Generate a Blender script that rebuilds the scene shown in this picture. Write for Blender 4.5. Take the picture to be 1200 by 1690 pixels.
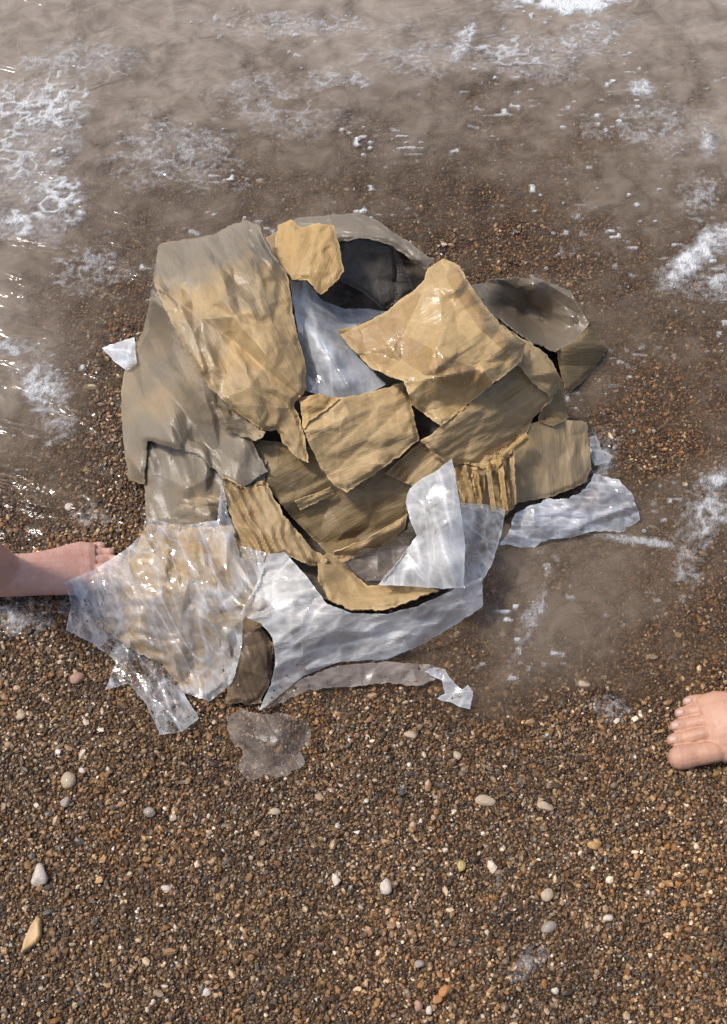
import bpy, math, random
import numpy as np
from mathutils import Vector, Matrix, geometry

random.seed(7)
rng = np.random.default_rng(7)
scene = bpy.context.scene
for o in list(bpy.data.objects):
    bpy.data.objects.remove(o)
COL = scene.collection
R = math.radians

# ------------------------------------------------------------------ camera
W, H = 1200.0, 1690.0
TILT = R(27.0)                    # angle off straight down, towards +y
DIST = 1.60
HALFH = 0.5 * H / W / DIST        # tan of half the vertical view angle (1 m wide at DIST)
CAMZ = DIST * math.cos(TILT)
CAMY = -DIST * math.sin(TILT)
cd = bpy.data.cameras.new('camera')
cam = bpy.data.objects.new('camera', cd)
COL.objects.link(cam)
cam.location = (0, CAMY, CAMZ)
cam.rotation_euler = (TILT, 0, 0)
cd.sensor_fit = 'VERTICAL'
cd.angle = 2 * math.atan(HALFH)
cd.clip_start = 0.05
cd.clip_end = 500
scene.camera = cam

# ------------------------------------------------------------------ world, sun, exposure
SUN_EL, SUN_AZ = R(59.0), R(-72.0)       # azimuth from +y (away from the camera), minus = left
world = bpy.data.worlds.new('World')
scene.world = world
world.use_nodes = True
wn = world.node_tree
wn.nodes.clear()
sky = wn.nodes.new('ShaderNodeTexSky')
sky.sky_type = 'NISHITA'
sky.sun_disc = False
sky.sun_elevation = SUN_EL
sky.sun_rotation = SUN_AZ
sky.dust_density = 3.5
sky.air_density = 0.8
sky.ozone_density = 0.3
bg = wn.nodes.new('ShaderNodeBackground')
bg.inputs['Strength'].default_value = 0.15
wo = wn.nodes.new('ShaderNodeOutputWorld')
wn.links.new(sky.outputs[0], bg.inputs['Color'])
wn.links.new(bg.outputs[0], wo.inputs['Surface'])
sl = bpy.data.lights.new('sun', 'SUN')
sl.energy = 2.3
sl.angle = R(6.0)                        # thin veil of cloud: soft-edged shadows
sl.color = (1.0, 0.965, 0.91)
sun = bpy.data.objects.new('sun', sl)
COL.objects.link(sun)
sdir = Vector((math.sin(SUN_AZ) * math.cos(SUN_EL), math.cos(SUN_AZ) * math.cos(SUN_EL), math.sin(SUN_EL)))
sun.rotation_euler = sdir.to_track_quat('Z', 'Y').to_euler()
sun.location = (0, 3, 5)
scene.view_settings.view_transform = 'Standard'
scene.view_settings.look = 'None'
scene.view_settings.exposure = 0.14
scene.view_settings.gamma = 1.0
scene.view_settings.use_curve_mapping = False
scene.render.engine = 'CYCLES'
scene.cycles.max_bounces = 10
scene.cycles.transparent_max_bounces = 24
scene.cycles.caustics_reflective = False
scene.cycles.caustics_refractive = False

# ------------------------------------------------------------------ geometry helpers
CT, ST = math.cos(TILT), math.sin(TILT)


def P(px, py, z=0.0):
    """photo pixel (1200x1690) + height above the water level -> world x, y, z (arrays)"""
    px = np.asarray(px, float); py = np.asarray(py, float); z = np.asarray(z, float)
    dx = (px - W / 2) / (H / 2) * HALFH
    dy = (H / 2 - py) / (H / 2) * HALFH
    wy = dy * CT + ST
    wz = dy * ST - CT
    t = (z - CAMZ) / wz
    return np.stack(np.broadcast_arrays(t * dx, CAMY + t * wy, z), -1)


def pix(x, y, z=0.0):
    """world -> photo pixel"""
    x = np.asarray(x, float); y = np.asarray(y, float) - CAMY; z = np.asarray(z, float) - CAMZ
    cy = y * CT + z * ST
    cz = -y * ST + z * CT
    return W / 2 + x / -cz / HALFH * H / 2, H / 2 - cy / -cz / HALFH * H / 2


def _hash(ix, iy, seed):
    n = (ix.astype(np.int64) * 374761393 + iy.astype(np.int64) * 668265263 + seed * 1274126177) & 0x7fffffff
    n = ((n ^ (n >> 13)) * 1274126177) & 0x7fffffff
    return ((n ^ (n >> 16)) & 0xffff) / 65535.0


def vnoise(x, y, seed=0):
    x = np.asarray(x, float); y = np.asarray(y, float)
    ix = np.floor(x); iy = np.floor(y)
    fx = x - ix; fy = y - iy
    fx = fx * fx * fx * (fx * (fx * 6 - 15) + 10); fy = fy * fy * fy * (fy * (fy * 6 - 15) + 10)
    a = _hash(ix, iy, seed); b = _hash(ix + 1, iy, seed)
    c = _hash(ix, iy + 1, seed); d = _hash(ix + 1, iy + 1, seed)
    return (a * (1 - fx) + b * fx) * (1 - fy) + (c * (1 - fx) + d * fx) * fy


def fbm(x, y, seed=0, octv=4, gain=0.5):
    s = 0.0; a = 1.0; t = 0.0
    for k in range(octv):
        s = s + a * vnoise(x * 2 ** k + 17.3 * k, y * 2 ** k - 9.1 * k, seed + k)
        t += a; a *= gain
    return s / t


def sstep(a, b, x):
    t = np.clip((x - a) / (b - a), 0, 1)
    return t * t * (3 - 2 * t)


def mesh_obj(name, verts, faces, mat=None, parent=None, smooth=True, attrs=None):
    me = bpy.data.meshes.new(name)
    me.from_pydata([tuple(v) for v in np.asarray(verts, float).tolist()], [], faces if isinstance(faces, list) else faces.tolist())
    if smooth:
        me.polygons.foreach_set('use_smooth', [True] * len(me.polygons))
    for k, v in (attrs or {}).items():
        at = me.attributes.new(k, 'FLOAT', 'POINT')
        at.data.foreach_set('value', np.asarray(v, np.float32))
    if mat:
        me.materials.append(mat)
    me.update()
    o = bpy.data.objects.new(name, me)
    COL.objects.link(o)
    o.parent = parent
    return o


def tag(o, label=None, cat=None, group=None, kind=None):
    if label: o['label'] = label
    if cat: o['category'] = cat
    if group: o['group'] = group
    if kind: o['kind'] = kind
    return o


def empty(name, loc=(0, 0, 0)):
    o = bpy.data.objects.new(name, None)
    o.empty_display_size = 0.05
    COL.objects.link(o)
    o.location = loc
    return o


def child_of(o, parent):
    o.parent = parent
    o.matrix_parent_inverse = Matrix.Translation(parent.location).inverted()
    return o


def grid_faces(nx, ny, keep=None):
    i = np.arange(nx - 1)[None, :] + np.arange(ny - 1)[:, None] * nx
    f = np.stack([i, i + 1, i + nx + 1, i + nx], -1).reshape(-1, 4)
    if keep is not None:
        f = f[keep[f].any(1)]
    return f


def compact(verts, faces, *arrs):
    used = np.zeros(len(verts), bool); used[faces.ravel()] = True
    idx = np.cumsum(used) - 1
    return (verts[used], idx[faces]) + tuple(a[used] for a in arrs)


# ------------------------------------------------------------------ materials
def new_mat(name):
    m = bpy.data.materials.new(name)
    m.use_nodes = True
    nt = m.node_tree
    nt.nodes.clear()
    out = nt.nodes.new('ShaderNodeOutputMaterial')

    def N(t, **kw):
        n = nt.nodes.new(t)
        for k, v in kw.items():
            if k in ('operation', 'blend_type', 'data_type', 'attribute_type', 'attribute_name', 'noise_dimensions', 'feature', 'distance', 'wave_type', 'bands_direction'):
                setattr(n, k, v)
            else:
                n.inputs[k.replace('_', ' ')].default_value = v
        return n

    def L(a, b):
        nt.links.new(a, b)
    return m, N, L, out


def math_n(N, L, op, a, b=None, clamp=False):
    n = N('ShaderNodeMath', operation=op)
    n.use_clamp = clamp
    for i, v in enumerate((a, b)):
        if v is None: continue
        if isinstance(v, (int, float)): n.inputs[i].default_value = v
        else: L(v, n.inputs[i])
    return n.outputs[0]


def mix_c(N, L, fac, a, b, blend='MIX'):
    n = N('ShaderNodeMix', data_type='RGBA', blend_type=blend)
    n.clamp_factor = True
    for s, v in ((0, fac), (6, a), (7, b)):
        if isinstance(v, tuple): n.inputs[s].default_value = v if len(v) == 4 else v + (1,)
        elif isinstance(v, (int, float)): n.inputs[s].default_value = v
        else: L(v, n.inputs[s])
    return n.outputs[2]


def ramp(N, L, fac, stops, interp='LINEAR'):
    n = N('ShaderNodeValToRGB')
    cr = n.color_ramp
    cr.interpolation = interp
    while len(cr.elements) < len(stops): cr.elements.new(0.5)
    for e, (p, c) in zip(cr.elements, stops):
        e.position = p
        e.color = c if len(c) == 4 else tuple(c) + (1,)
    L(fac, n.inputs[0])
    return n.outputs[0]


def noise(N, L, vec, scale, detail=4.0, rough=0.55, dist=0.0):
    n = N('ShaderNodeTexNoise', Scale=scale, Detail=detail, Roughness=rough, Distortion=dist)
    L(vec, n.inputs['Vector'])
    return n


def cardboard_mat(name, base, dark, gloss=0.0, rough=0.6, ribs=0.0):
    m, N, L, out = new_mat(name)
    tc = N('ShaderNodeTexCoord')
    uv = N('ShaderNodeUVMap').outputs[0]
    ob = tc.outputs['Object']
    n1 = noise(N, L, ob, 9.0, 5, 0.6)
    n2 = noise(N, L, ob, 60.0, 4, 0.65)
    mp = N('ShaderNodeMapping'); mp.inputs['Scale'].default_value = (1.0, 5.0, 1.0)
    L(uv, mp.inputs['Vector'])
    n3 = noise(N, L, mp.outputs[0], 38.0, 3, 0.6)              # wrinkles along the sheet
    c = mix_c(N, L, ramp(N, L, n1.outputs[0], [(0.33, (0, 0, 0)), (0.68, (1, 1, 1))]), base, dark)
    c = mix_c(N, L, ramp(N, L, n2.outputs[0], [(0.45, (0, 0, 0)), (0.75, (0.6, 0.6, 0.6))]), c, tuple(x * 0.55 for x in base))
    c = mix_c(N, L, ramp(N, L, n3.outputs[0], [(0.55, (0, 0, 0)), (0.8, (0.3, 0.3, 0.3))]), c, tuple(min(1, x * 1.5 + .02) for x in base))
    cr = N('ShaderNodeAttribute', attribute_name='crease').outputs['Fac']
    crf = math_n(N, L, 'MULTIPLY', math_n(N, L, 'MULTIPLY', cr, n2.outputs[0]), 0.6, True)
    c = mix_c(N, L, crf, c, tuple(min(1, x * 1.45 + 0.07) for x in base))
    st = N('ShaderNodeAttribute', attribute_name='stain').outputs['Fac']
    c = mix_c(N, L, st, c, mix_c(N, L, n1.outputs[0], (0.262, 0.22, 0.16), (0.165, 0.134, 0.094)))
    bs = N('ShaderNodeBsdfPrincipled', Roughness=rough)
    L(c, bs.inputs['Base Color'])
    bs.inputs['Specular IOR Level'].default_value = 0.4
    bs.inputs['Coat Weight'].default_value = gloss
    bs.inputs['Coat Roughness'].default_value = 0.22
    b1 = N('ShaderNodeBump', Strength=0.22, Distance=0.003)
    L(n3.outputs[0], b1.inputs['Height'])
    b2 = N('ShaderNodeBump', Strength=0.5, Distance=0.0018)
    L(n2.outputs[0], b2.inputs['Height']); L(b1.outputs[0], b2.inputs['Normal'])
    nrm = b2.outputs[0]
    for sc_, asp, dist_, stg in ((7.0, 2.6, 0.012, 0.26), (20.0, 5.0, 0.005, 0.16)):
        mq = N('ShaderNodeMapping'); mq.inputs['Scale'].default_value = (sc_, sc_ * asp, 1.0); mq.inputs['Location'].default_value = (sc_ * 1.7, 3.1, 0)
        mq.inputs['Rotation'].default_value = (0, 0, 0.25 if sc_ < 15 else -0.2)
        L(uv, mq.inputs['Vector'])
        nq = noise(N, L, mq.outputs[0], 1.0, 1.0, 0.4)
        rg = math_n(N, L, 'POWER', math_n(N, L, 'ABSOLUTE', math_n(N, L, 'SUBTRACT', nq.outputs[0], 0.5)), 0.7)
        bq = N('ShaderNodeBump', Strength=stg, Distance=dist_); bq.invert = True
        L(rg, bq.inputs['Height']); L(nrm, bq.inputs['Normal'])
        nrm = bq.outputs[0]
    fl = N('ShaderNodeTexWave', wave_type='BANDS', bands_direction='Y', Scale=62.0, Distortion=0.8, Detail=1.0)
    L(uv, fl.inputs['Vector'])
    bf = N('ShaderNodeBump', Strength=0.05, Distance=0.002); L(fl.outputs['Fac'], bf.inputs['Height']); L(nrm, bf.inputs['Normal'])
    nrm = bf.outputs[0]
    if ribs:
        wv = N('ShaderNodeTexWave', wave_type='BANDS', bands_direction='Y', Scale=30.0, Distortion=7.0, Detail=3.0)
        wv.inputs['Detail Scale'].default_value = 0.6
        L(uv, wv.inputs['Vector'])
        b3 = N('ShaderNodeBump', Strength=ribs, Distance=0.003)
        L(wv.outputs['Fac'], b3.inputs['Height']); L(nrm, b3.inputs['Normal'])
        nrm = b3.outputs[0]
    L(nrm, bs.inputs['Normal'])
    L(nrm, bs.inputs['Coat Normal'])
    L(bs.outputs[0], out.inputs[0])
    return m


def film_mat(name, milk, colour=(0.8, 0.81, 0.82), rough=0.13, spec=1.0, tint=(0.98, 0.98, 0.97), translucent=0.35, wrinkle=1.0):
    m, N, L, out = new_mat(name)
    tc = N('ShaderNodeTexCoord')
    ob = tc.outputs['Object']
    n1 = noise(N, L, ob, 14.0, 4, 0.6, 0.8)
    n2 = noise(N, L, ob, 75.0, 3, 0.6, 0.5)
    cr = N('ShaderNodeAttribute', attribute_name='crease').outputs['Fac']
    a = math_n(N, L, 'ADD', milk, math_n(N, L, 'MULTIPLY', math_n(N, L, 'SUBTRACT', n1.outputs[0], 0.5), 1.7))
    a = math_n(N, L, 'ADD', a, math_n(N, L, 'MULTIPLY', math_n(N, L, 'SUBTRACT', n2.outputs[0], 0.5), 0.35))
    uvn = N('ShaderNodeUVMap').outputs[0]
    for sx_, sy_, am_ in ((5.0, 15.0, 0.34), (11.0, 30.0, 0.20)):
        mw = N('ShaderNodeMapping'); mw.inputs['Scale'].default_value = (sx_, sy_, 1); L(uvn, mw.inputs['Vector'])
        nw_ = noise(N, L, mw.outputs[0], 1.0, 1, 0.4, 0.5)
        rw = math_n(N, L, 'SUBTRACT', 1.0, math_n(N, L, 'MULTIPLY', math_n(N, L, 'ABSOLUTE', math_n(N, L, 'SUBTRACT', nw_.outputs[0], 0.5)), 22.0), True)
        a = math_n(N, L, 'ADD', a, math_n(N, L, 'MULTIPLY', rw, am_ * wrinkle))
    a = math_n(N, L, 'ADD', a, math_n(N, L, 'MULTIPLY', cr, 0.24 * wrinkle), True)
    tr = N('ShaderNodeBsdfTransparent'); tr.inputs[0].default_value = tint + (1,)
    df = N('ShaderNodeBsdfDiffuse'); df.inputs[0].default_value = colour + (1,)
    tl = N('ShaderNodeBsdfTranslucent'); tl.inputs[0].default_value = colour + (1,)
    b = N('ShaderNodeBump', Strength=0.16, Distance=0.003); L(n2.outputs[0], b.inputs['Height'])
    mpz = N('ShaderNodeMapping'); mpz.inputs['Scale'].default_value = (60, 190, 60); mpz.inputs['Rotation'].default_value = (0, 0, 0.6)
    L(ob, mpz.inputs['Vector'])
    n4 = noise(N, L, mpz.outputs[0], 1.0, 2, 0.5)
    b2 = N('ShaderNodeBump', Strength=0.2, Distance=0.003); L(n4.outputs[0], b2.inputs['Height']); L(b.outputs[0], b2.inputs['Normal'])
    for s in (df, tl): L(b2.outputs[0], s.inputs['Normal'])
    mx = N('ShaderNodeMixShader'); mx.inputs[0].default_value = translucent; L(df.outputs[0], mx.inputs[1]); L(tl.outputs[0], mx.inputs[2])
    ms = N('ShaderNodeMixShader'); L(a, ms.inputs[0]); L(tr.outputs[0], ms.inputs[1]); L(mx.outputs[0], ms.inputs[2])
    gl = N('ShaderNodeBsdfGlossy', Roughness=rough); gl.inputs[0].default_value = (1, 1, 1, 1)
    L(b2.outputs[0], gl.inputs['Normal'])
    fr = N('ShaderNodeFresnel', IOR=1.5); L(b2.outputs[0], fr.inputs['Normal'])
    f = math_n(N, L, 'MINIMUM', math_n(N, L, 'MULTIPLY', fr.outputs[0], 1.5 * spec, True), 0.4)
    mf = N('ShaderNodeMixShader'); L(f, mf.inputs[0]); L(ms.outputs[0], mf.inputs[1]); L(gl.outputs[0], mf.inputs[2])
    L(mf.outputs[0], out.inputs[0])
    return m


M = {}
TAN = (0.44, 0.305, 0.145)
TAN2 = (0.33, 0.225, 0.104)
M['card'] = cardboard_mat('kraft_cardboard', TAN, TAN2, 0.03, 0.6)
M['card_ribs'] = cardboard_mat('wrinkled_cardboard', (0.40, 0.28, 0.135), (0.29, 0.197, 0.09), 0.05, 0.58, ribs=0.12)
M['card_tape'] = cardboard_mat('taped_cardboard', (0.45, 0.308, 0.135), (0.34, 0.228, 0.095), 0.45, 0.5)
M['card_orange'] = cardboard_mat('ochre_cardboard', (0.45, 0.295, 0.115), (0.34, 0.21, 0.078), 0.05, 0.55)
M['card_lump'] = cardboard_mat('bright_cardboard', (0.45, 0.31, 0.15), (0.34, 0.225, 0.10), 0.1, 0.5, ribs=0.10)
M['card_inner'] = cardboard_mat('brown_shaded_cardboard', (0.25, 0.172, 0.076), (0.16, 0.108, 0.048), 0.1, 0.55)  # dark brown flaps; on the inner panel the hollow's shade put into colour
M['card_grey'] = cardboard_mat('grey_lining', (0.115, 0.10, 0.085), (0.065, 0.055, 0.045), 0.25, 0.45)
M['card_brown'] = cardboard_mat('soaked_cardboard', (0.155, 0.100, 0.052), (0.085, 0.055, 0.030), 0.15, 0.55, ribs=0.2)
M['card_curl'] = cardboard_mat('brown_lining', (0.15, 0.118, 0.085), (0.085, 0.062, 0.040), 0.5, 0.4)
M['card_shade'] = cardboard_mat('shaded_cardboard', (0.075, 0.056, 0.036), (0.045, 0.033, 0.022), 0.1, 0.6)  # shade of the hollows put into the colour of the core
M['film'] = film_mat('clear_film', 0.20, (0.82, 0.84, 0.86), 0.10)
M['film_front'] = film_mat('cloudy_film', 0.50, (0.92, 0.905, 0.865), 0.10, translucent=0.3)
M['film_white'] = film_mat('frosted_film', 0.52, (0.90, 0.91, 0.91), 0.2, translucent=0.35)
M['film_blue'] = film_mat('white_film', 0.38, (0.84, 0.87, 0.92), 0.14, translucent=0.3)
M['film_thin'] = film_mat('thin_film', -0.26, (0.62, 0.60, 0.55), 0.36, 0.4, wrinkle=.45)
M['film_bag'] = film_mat('bluish_film', 0.62, (0.84, 0.87, 0.91), 0.10, 1.6, wrinkle=.5)
M['film_mud'] = film_mat('silty_film', 0.38, (0.42, 0.36, 0.31), 0.3, 0.7)
M['film_silt'] = film_mat('silty_smear', 0.34, (0.36, 0.295, 0.245), 0.35, 0.5, wrinkle=.3)
M['tape'] = film_mat('packing_tape', 0.10, (0.70, 0.54, 0.33), 0.20, 0.9, (0.97, 0.92, 0.83), wrinkle=.3)


# ------------------------------------------------------------------ sand and water
WET = [(0, 0, 3.2), (300, 0, 3.2), (600, 0, 3.0), (900, 0, 3.0), (1200, 0, 3.0), (-200, 200, 3.0), (0, 200, 2.6), (200, 150, 1.8), (420, 200, 1.5), (640, 180, 1.5), (900, 180, 1.4),
       (1150, 200, 1.9), (1350, 300, 2.0), (300, 310, 1.1), (520, 300, 1.2), (700, 320, .8), (850, 300, 0.9), (820, 415, 0.3), (900, 440, 0.55), (1010, 500, 0.7), (1120, 420, 0.8), (1220, 480, 1.0),
       (1020, 600, 0.65), (990, 690, 0.7), (1150, 620, 0.6), (1170, 800, 0.7), (1060, 760, 0.35), (60, 480, 1.7), (-60, 600, 1.8), (30, 700, 1.5), (130, 480, 1.0), (150, 600, 0.5), (165, 720, 0.35), (110, 800, 0.4),
       (150, 850, 0.15), (0, 860, 0.1), (40, 1015, 0.25), (150, 1080, -0.6), (880, 960, 1.2), (930, 1060, 1.1), (860, 1110, 1.0), (1000, 910, .9), (1090, 990, 0.7), (1120, 1090, 0.3), (1010, 1190, 0.2),
       (1000, 1280, -0.9), (440, 1228, -0.5), (600, 1240, -0.8), (250, 1230, -0.8), (740, 1120, 0.4), (600, 1140, 0.2), (600, 1420, -1.5), (100, 1420, -1.4), (1100, 1420, -1.2), (600, 750, 0.3), (350, 700, 0.2)]
_w = np.array(WET, float)
_wp = P(_w[:, 0], _w[:, 1], 0.0)[:, :2]
SIG = 0.115


def lin_depth(y):
    y = np.asarray(y, float)
    return np.where(y > 0, 0.004 + 0.022 * y, 0.004 + 0.030 * y)


_K = np.exp(-((_wp[:, None] - _wp[None]) ** 2).sum(-1) / (2 * SIG ** 2))
_wt = np.linalg.solve(_K + 0.08 * np.eye(len(_wp)), _w[:, 2] / 100 - lin_depth(_wp[:, 1]))


def depth(x, y):
    x = np.asarray(x, float); y = np.asarray(y, float)
    d = lin_depth(y)
    for (cx, cy), k in zip(_wp, _wt):
        d = d + k * np.exp(-((x - cx) ** 2 + (y - cy) ** 2) / (2 * SIG ** 2))
    d = d + 0.010 * (fbm(x * 7 + 3, y * 7, 11, 3) - 0.5) * np.exp(-(x * x + y * y) / 6)
    d = d + 0.006 * (fbm(x * 26, y * 26, 23, 3) - 0.5) * np.exp(-(x * x + y * y) / 6)
    return d


def axis(lo, hi, n, far_lo, far_hi, k):
    a = np.linspace(lo, hi, n)
    up = hi + np.geomspace(0.03, far_hi - hi, k)
    dn = lo - np.geomspace(0.03, lo - far_lo, k)
    return np.concatenate([dn[::-1], a, up])


gx = axis(-1.1, 1.1, 320, -60, 60, 22)
gy = axis(-1.1, 1.7, 380, -40, 90, 22)
GX, GY = np.meshgrid(gx, gy)
DEP = depth(GX.ravel(), GY.ravel())
DEP = np.minimum(DEP, 0.6)


def sand_material():
    m, N, L, out = new_mat('wet_sand')
    tc = N('ShaderNodeTexCoord'); ob = tc.outputs['Object']
    v = N('ShaderNodeTexVoronoi', Scale=260.0); L(ob, v.inputs['Vector'])
    sep = N('ShaderNodeSeparateColor'); L(v.outputs['Color'], sep.inputs[0])
    c = ramp(N, L, sep.outputs[0], [(0.0, (0.035, 0.022, 0.012)), (0.35, (0.08, 0.048, 0.024)), (0.6, (0.15, 0.088, 0.042)), (0.82, (0.25, 0.16, 0.085)), (1.0, (0.5, 0.42, 0.32))], 'CONSTANT')
    n1 = noise(N, L, ob, 5.0, 4, 0.6)
    c = mix_c(N, L, math_n(N, L, 'MULTIPLY', n1.outputs[0], 0.6), c, (0.055, 0.036, 0.02))
    bs = N('ShaderNodeBsdfPrincipled', Roughness=0.45); L(c, bs.inputs['Base Color'])
    b = N('ShaderNodeBump', Strength=0.9, Distance=0.004); b.invert = True
    L(v.outputs['Distance'], b.inputs['Height']); L(b.outputs[0], bs.inputs['Normal'])
    L(bs.outputs[0], out.inputs[0])
    return m


sand = mesh_obj('beach_sand', np.stack([GX.ravel(), GY.ravel(), -DEP - 0.0015], -1), grid_faces(len(gx), len(gy)), sand_material())
tag(sand, 'wet brown coarse sand of the beach sloping under the water', kind='structure')


def water_material():
    m, N, L, out = new_mat('silty_water')
    tc = N('ShaderNodeTexCoord'); ob = tc.outputs['Object']
    d = N('ShaderNodeAttribute', attribute_name='depth').outputs['Fac']
    n1 = noise(N, L, ob, 8.0, 6, 0.62, 0.9)
    n2 = noise(N, L, ob, 24.0, 5, 0.62, 0.6)
    swirl = math_n(N, L, 'ADD', math_n(N, L, 'MULTIPLY', n1.outputs[0], 1.5), math_n(N, L, 'MULTIPLY', n2.outputs[0], 0.8))
    k = math_n(N, L, 'MULTIPLY', math_n(N, L, 'MULTIPLY', math_n(N, L, 'MAXIMUM', math_n(N, L, 'SUBTRACT', d, 0.0015), 0.0), math_n(N, L, 'POWER', swirl, 3.0)), -56.0)
    a = math_n(N, L, 'SUBTRACT', 1.0, math_n(N, L, 'EXPONENT', k), True)
    tr = N('ShaderNodeBsdfTransparent'); tr.inputs[0].default_value = (0.93, 0.90, 0.85, 1)
    col = mix_c(N, L, n2.outputs[0], (0.145, 0.110, 0.078), (0.42, 0.36, 0.298))
    deep = N('ShaderNodeMapRange'); L(d, deep.inputs['Value']); deep.inputs['From Min'].default_value = 0.004; deep.inputs['From Max'].default_value = 0.024
    col = mix_c(N, L, deep.outputs[0], mix_c(N, L, n2.outputs[0], (0.10, 0.066, 0.038), (0.20, 0.145, 0.095)), col)     # stirred-up sand in the shallows
    df = N('ShaderNodeBsdfDiffuse'); L(col, df.inputs[0])
    ms = N('ShaderNodeMixShader'); L(a, ms.inputs[0]); L(tr.outputs[0], ms.inputs[1]); L(df.outputs[0], ms.inputs[2])
    mp = N('ShaderNodeMapping'); mp.inputs['Scale'].default_value = (12, 26, 12); mp.inputs['Rotation'].default_value = (0, 0, -0.35)
    L(ob, mp.inputs['Vector'])
    n3 = noise(N, L, mp.outputs[0], 1.0, 3, 0.5, 0.9)
    b = N('ShaderNodeBump', Strength=0.7, Distance=0.014); L(n3.outputs[0], b.inputs['Height'])
    L(b.outputs[0], df.inputs['Normal'])
    gl = N('ShaderNodeBsdfGlossy', Roughness=0.11); L(b.outputs[0], gl.inputs['Normal']); gl.inputs[0].default_value = (1, 1, 1, 1)
    fr = N('ShaderNodeFresnel', IOR=1.33); L(b.outputs[0], fr.inputs['Normal'])
    mf = N('ShaderNodeMixShader'); L(fr.outputs[0], mf.inputs[0]); L(ms.outputs[0], mf.inputs[1]); L(gl.outputs[0], mf.inputs[2])
    L(mf.outputs[0], out.inputs[0])
    return m


wz = 0.0016 * (fbm(GX.ravel() * 14, GY.ravel() * 30, 5, 3) - 0.5) + 0.006 * (fbm(GX.ravel() * 5, GY.ravel() * 9, 8, 2) - 0.5) * sstep(0.25, 0.9, GY.ravel())
wv, wf, wd = compact(np.stack([GX.ravel(), GY.ravel(), wz], -1), grid_faces(len(gx), len(gy), DEP > -0.004), DEP)
water = mesh_obj('sea_water', wv, wf, water_material(), attrs={'depth': np.clip(wd, 0, 1)})
tag(water, 'shallow silty sea water washing around the cardboard', kind='structure')


# ------------------------------------------------------------------ gravel (uncountable grains)
def blob_mesh(name, seed, sub=2, rough=0.25, flat=0.7, angular=False):
    import bmesh
    bm = bmesh.new()
    bmesh.ops.create_icosphere(bm, subdivisions=sub, radius=1.0)
    r = random.Random(seed)
    pl = [(Vector((r.gauss(0, 1), r.gauss(0, 1), r.gauss(0, 1))).normalized(), r.uniform(0.62, 0.95)) for _ in range(14 if angular else 8)]
    sx, sy = r.uniform(0.8, 1.25), r.uniform(0.75, 1.0)
    for v in bm.verts:
        d = v.co.normalized()
        rad = 1.0
        for n, k in pl:                     # cut by random planes: worn facets
            c = d.dot(n)
            if c > 0.05: rad = min(rad, k / c * (1.0 if angular else 1.04))
        rad *= 1 + rough * 0.25 * math.sin(3 * d.x + seed) * math.cos(2.3 * d.y - seed)
        v.co = Vector((d.x * rad * sx, d.y * rad * sy, d.z * rad * flat))
    me = bpy.data.meshes.new(name)
    bm.to_mesh(me); bm.free()
    me.polygons.foreach_set('use_smooth', [not angular] * len(me.polygons))
    return me


def grain_material(name, gloss=0.3, wetness=0.3):
    m, N, L, out = new_mat(name)
    at = N('ShaderNodeAttribute', attribute_type='INSTANCER', attribute_name='gcol')
    tc = N('ShaderNodeTexCoord')
    n1 = noise(N, L, tc.outputs['Object'], 2.2, 3, 0.6)
    c = mix_c(N, L, math_n(N, L, 'MULTIPLY', n1.outputs[0], 0.35), at.outputs['Color'], (0.06, 0.036, 0.018))
    bs = N('ShaderNodeBsdfPrincipled', Roughness=0.42)
    L(c, bs.inputs['Base Color'])
    bs.inputs['Coat Weight'].default_value = wetness
    bs.inputs['Coat Roughness'].default_value = 0.25
    L(bs.outputs[0], out.inputs[0])
    return m


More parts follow.
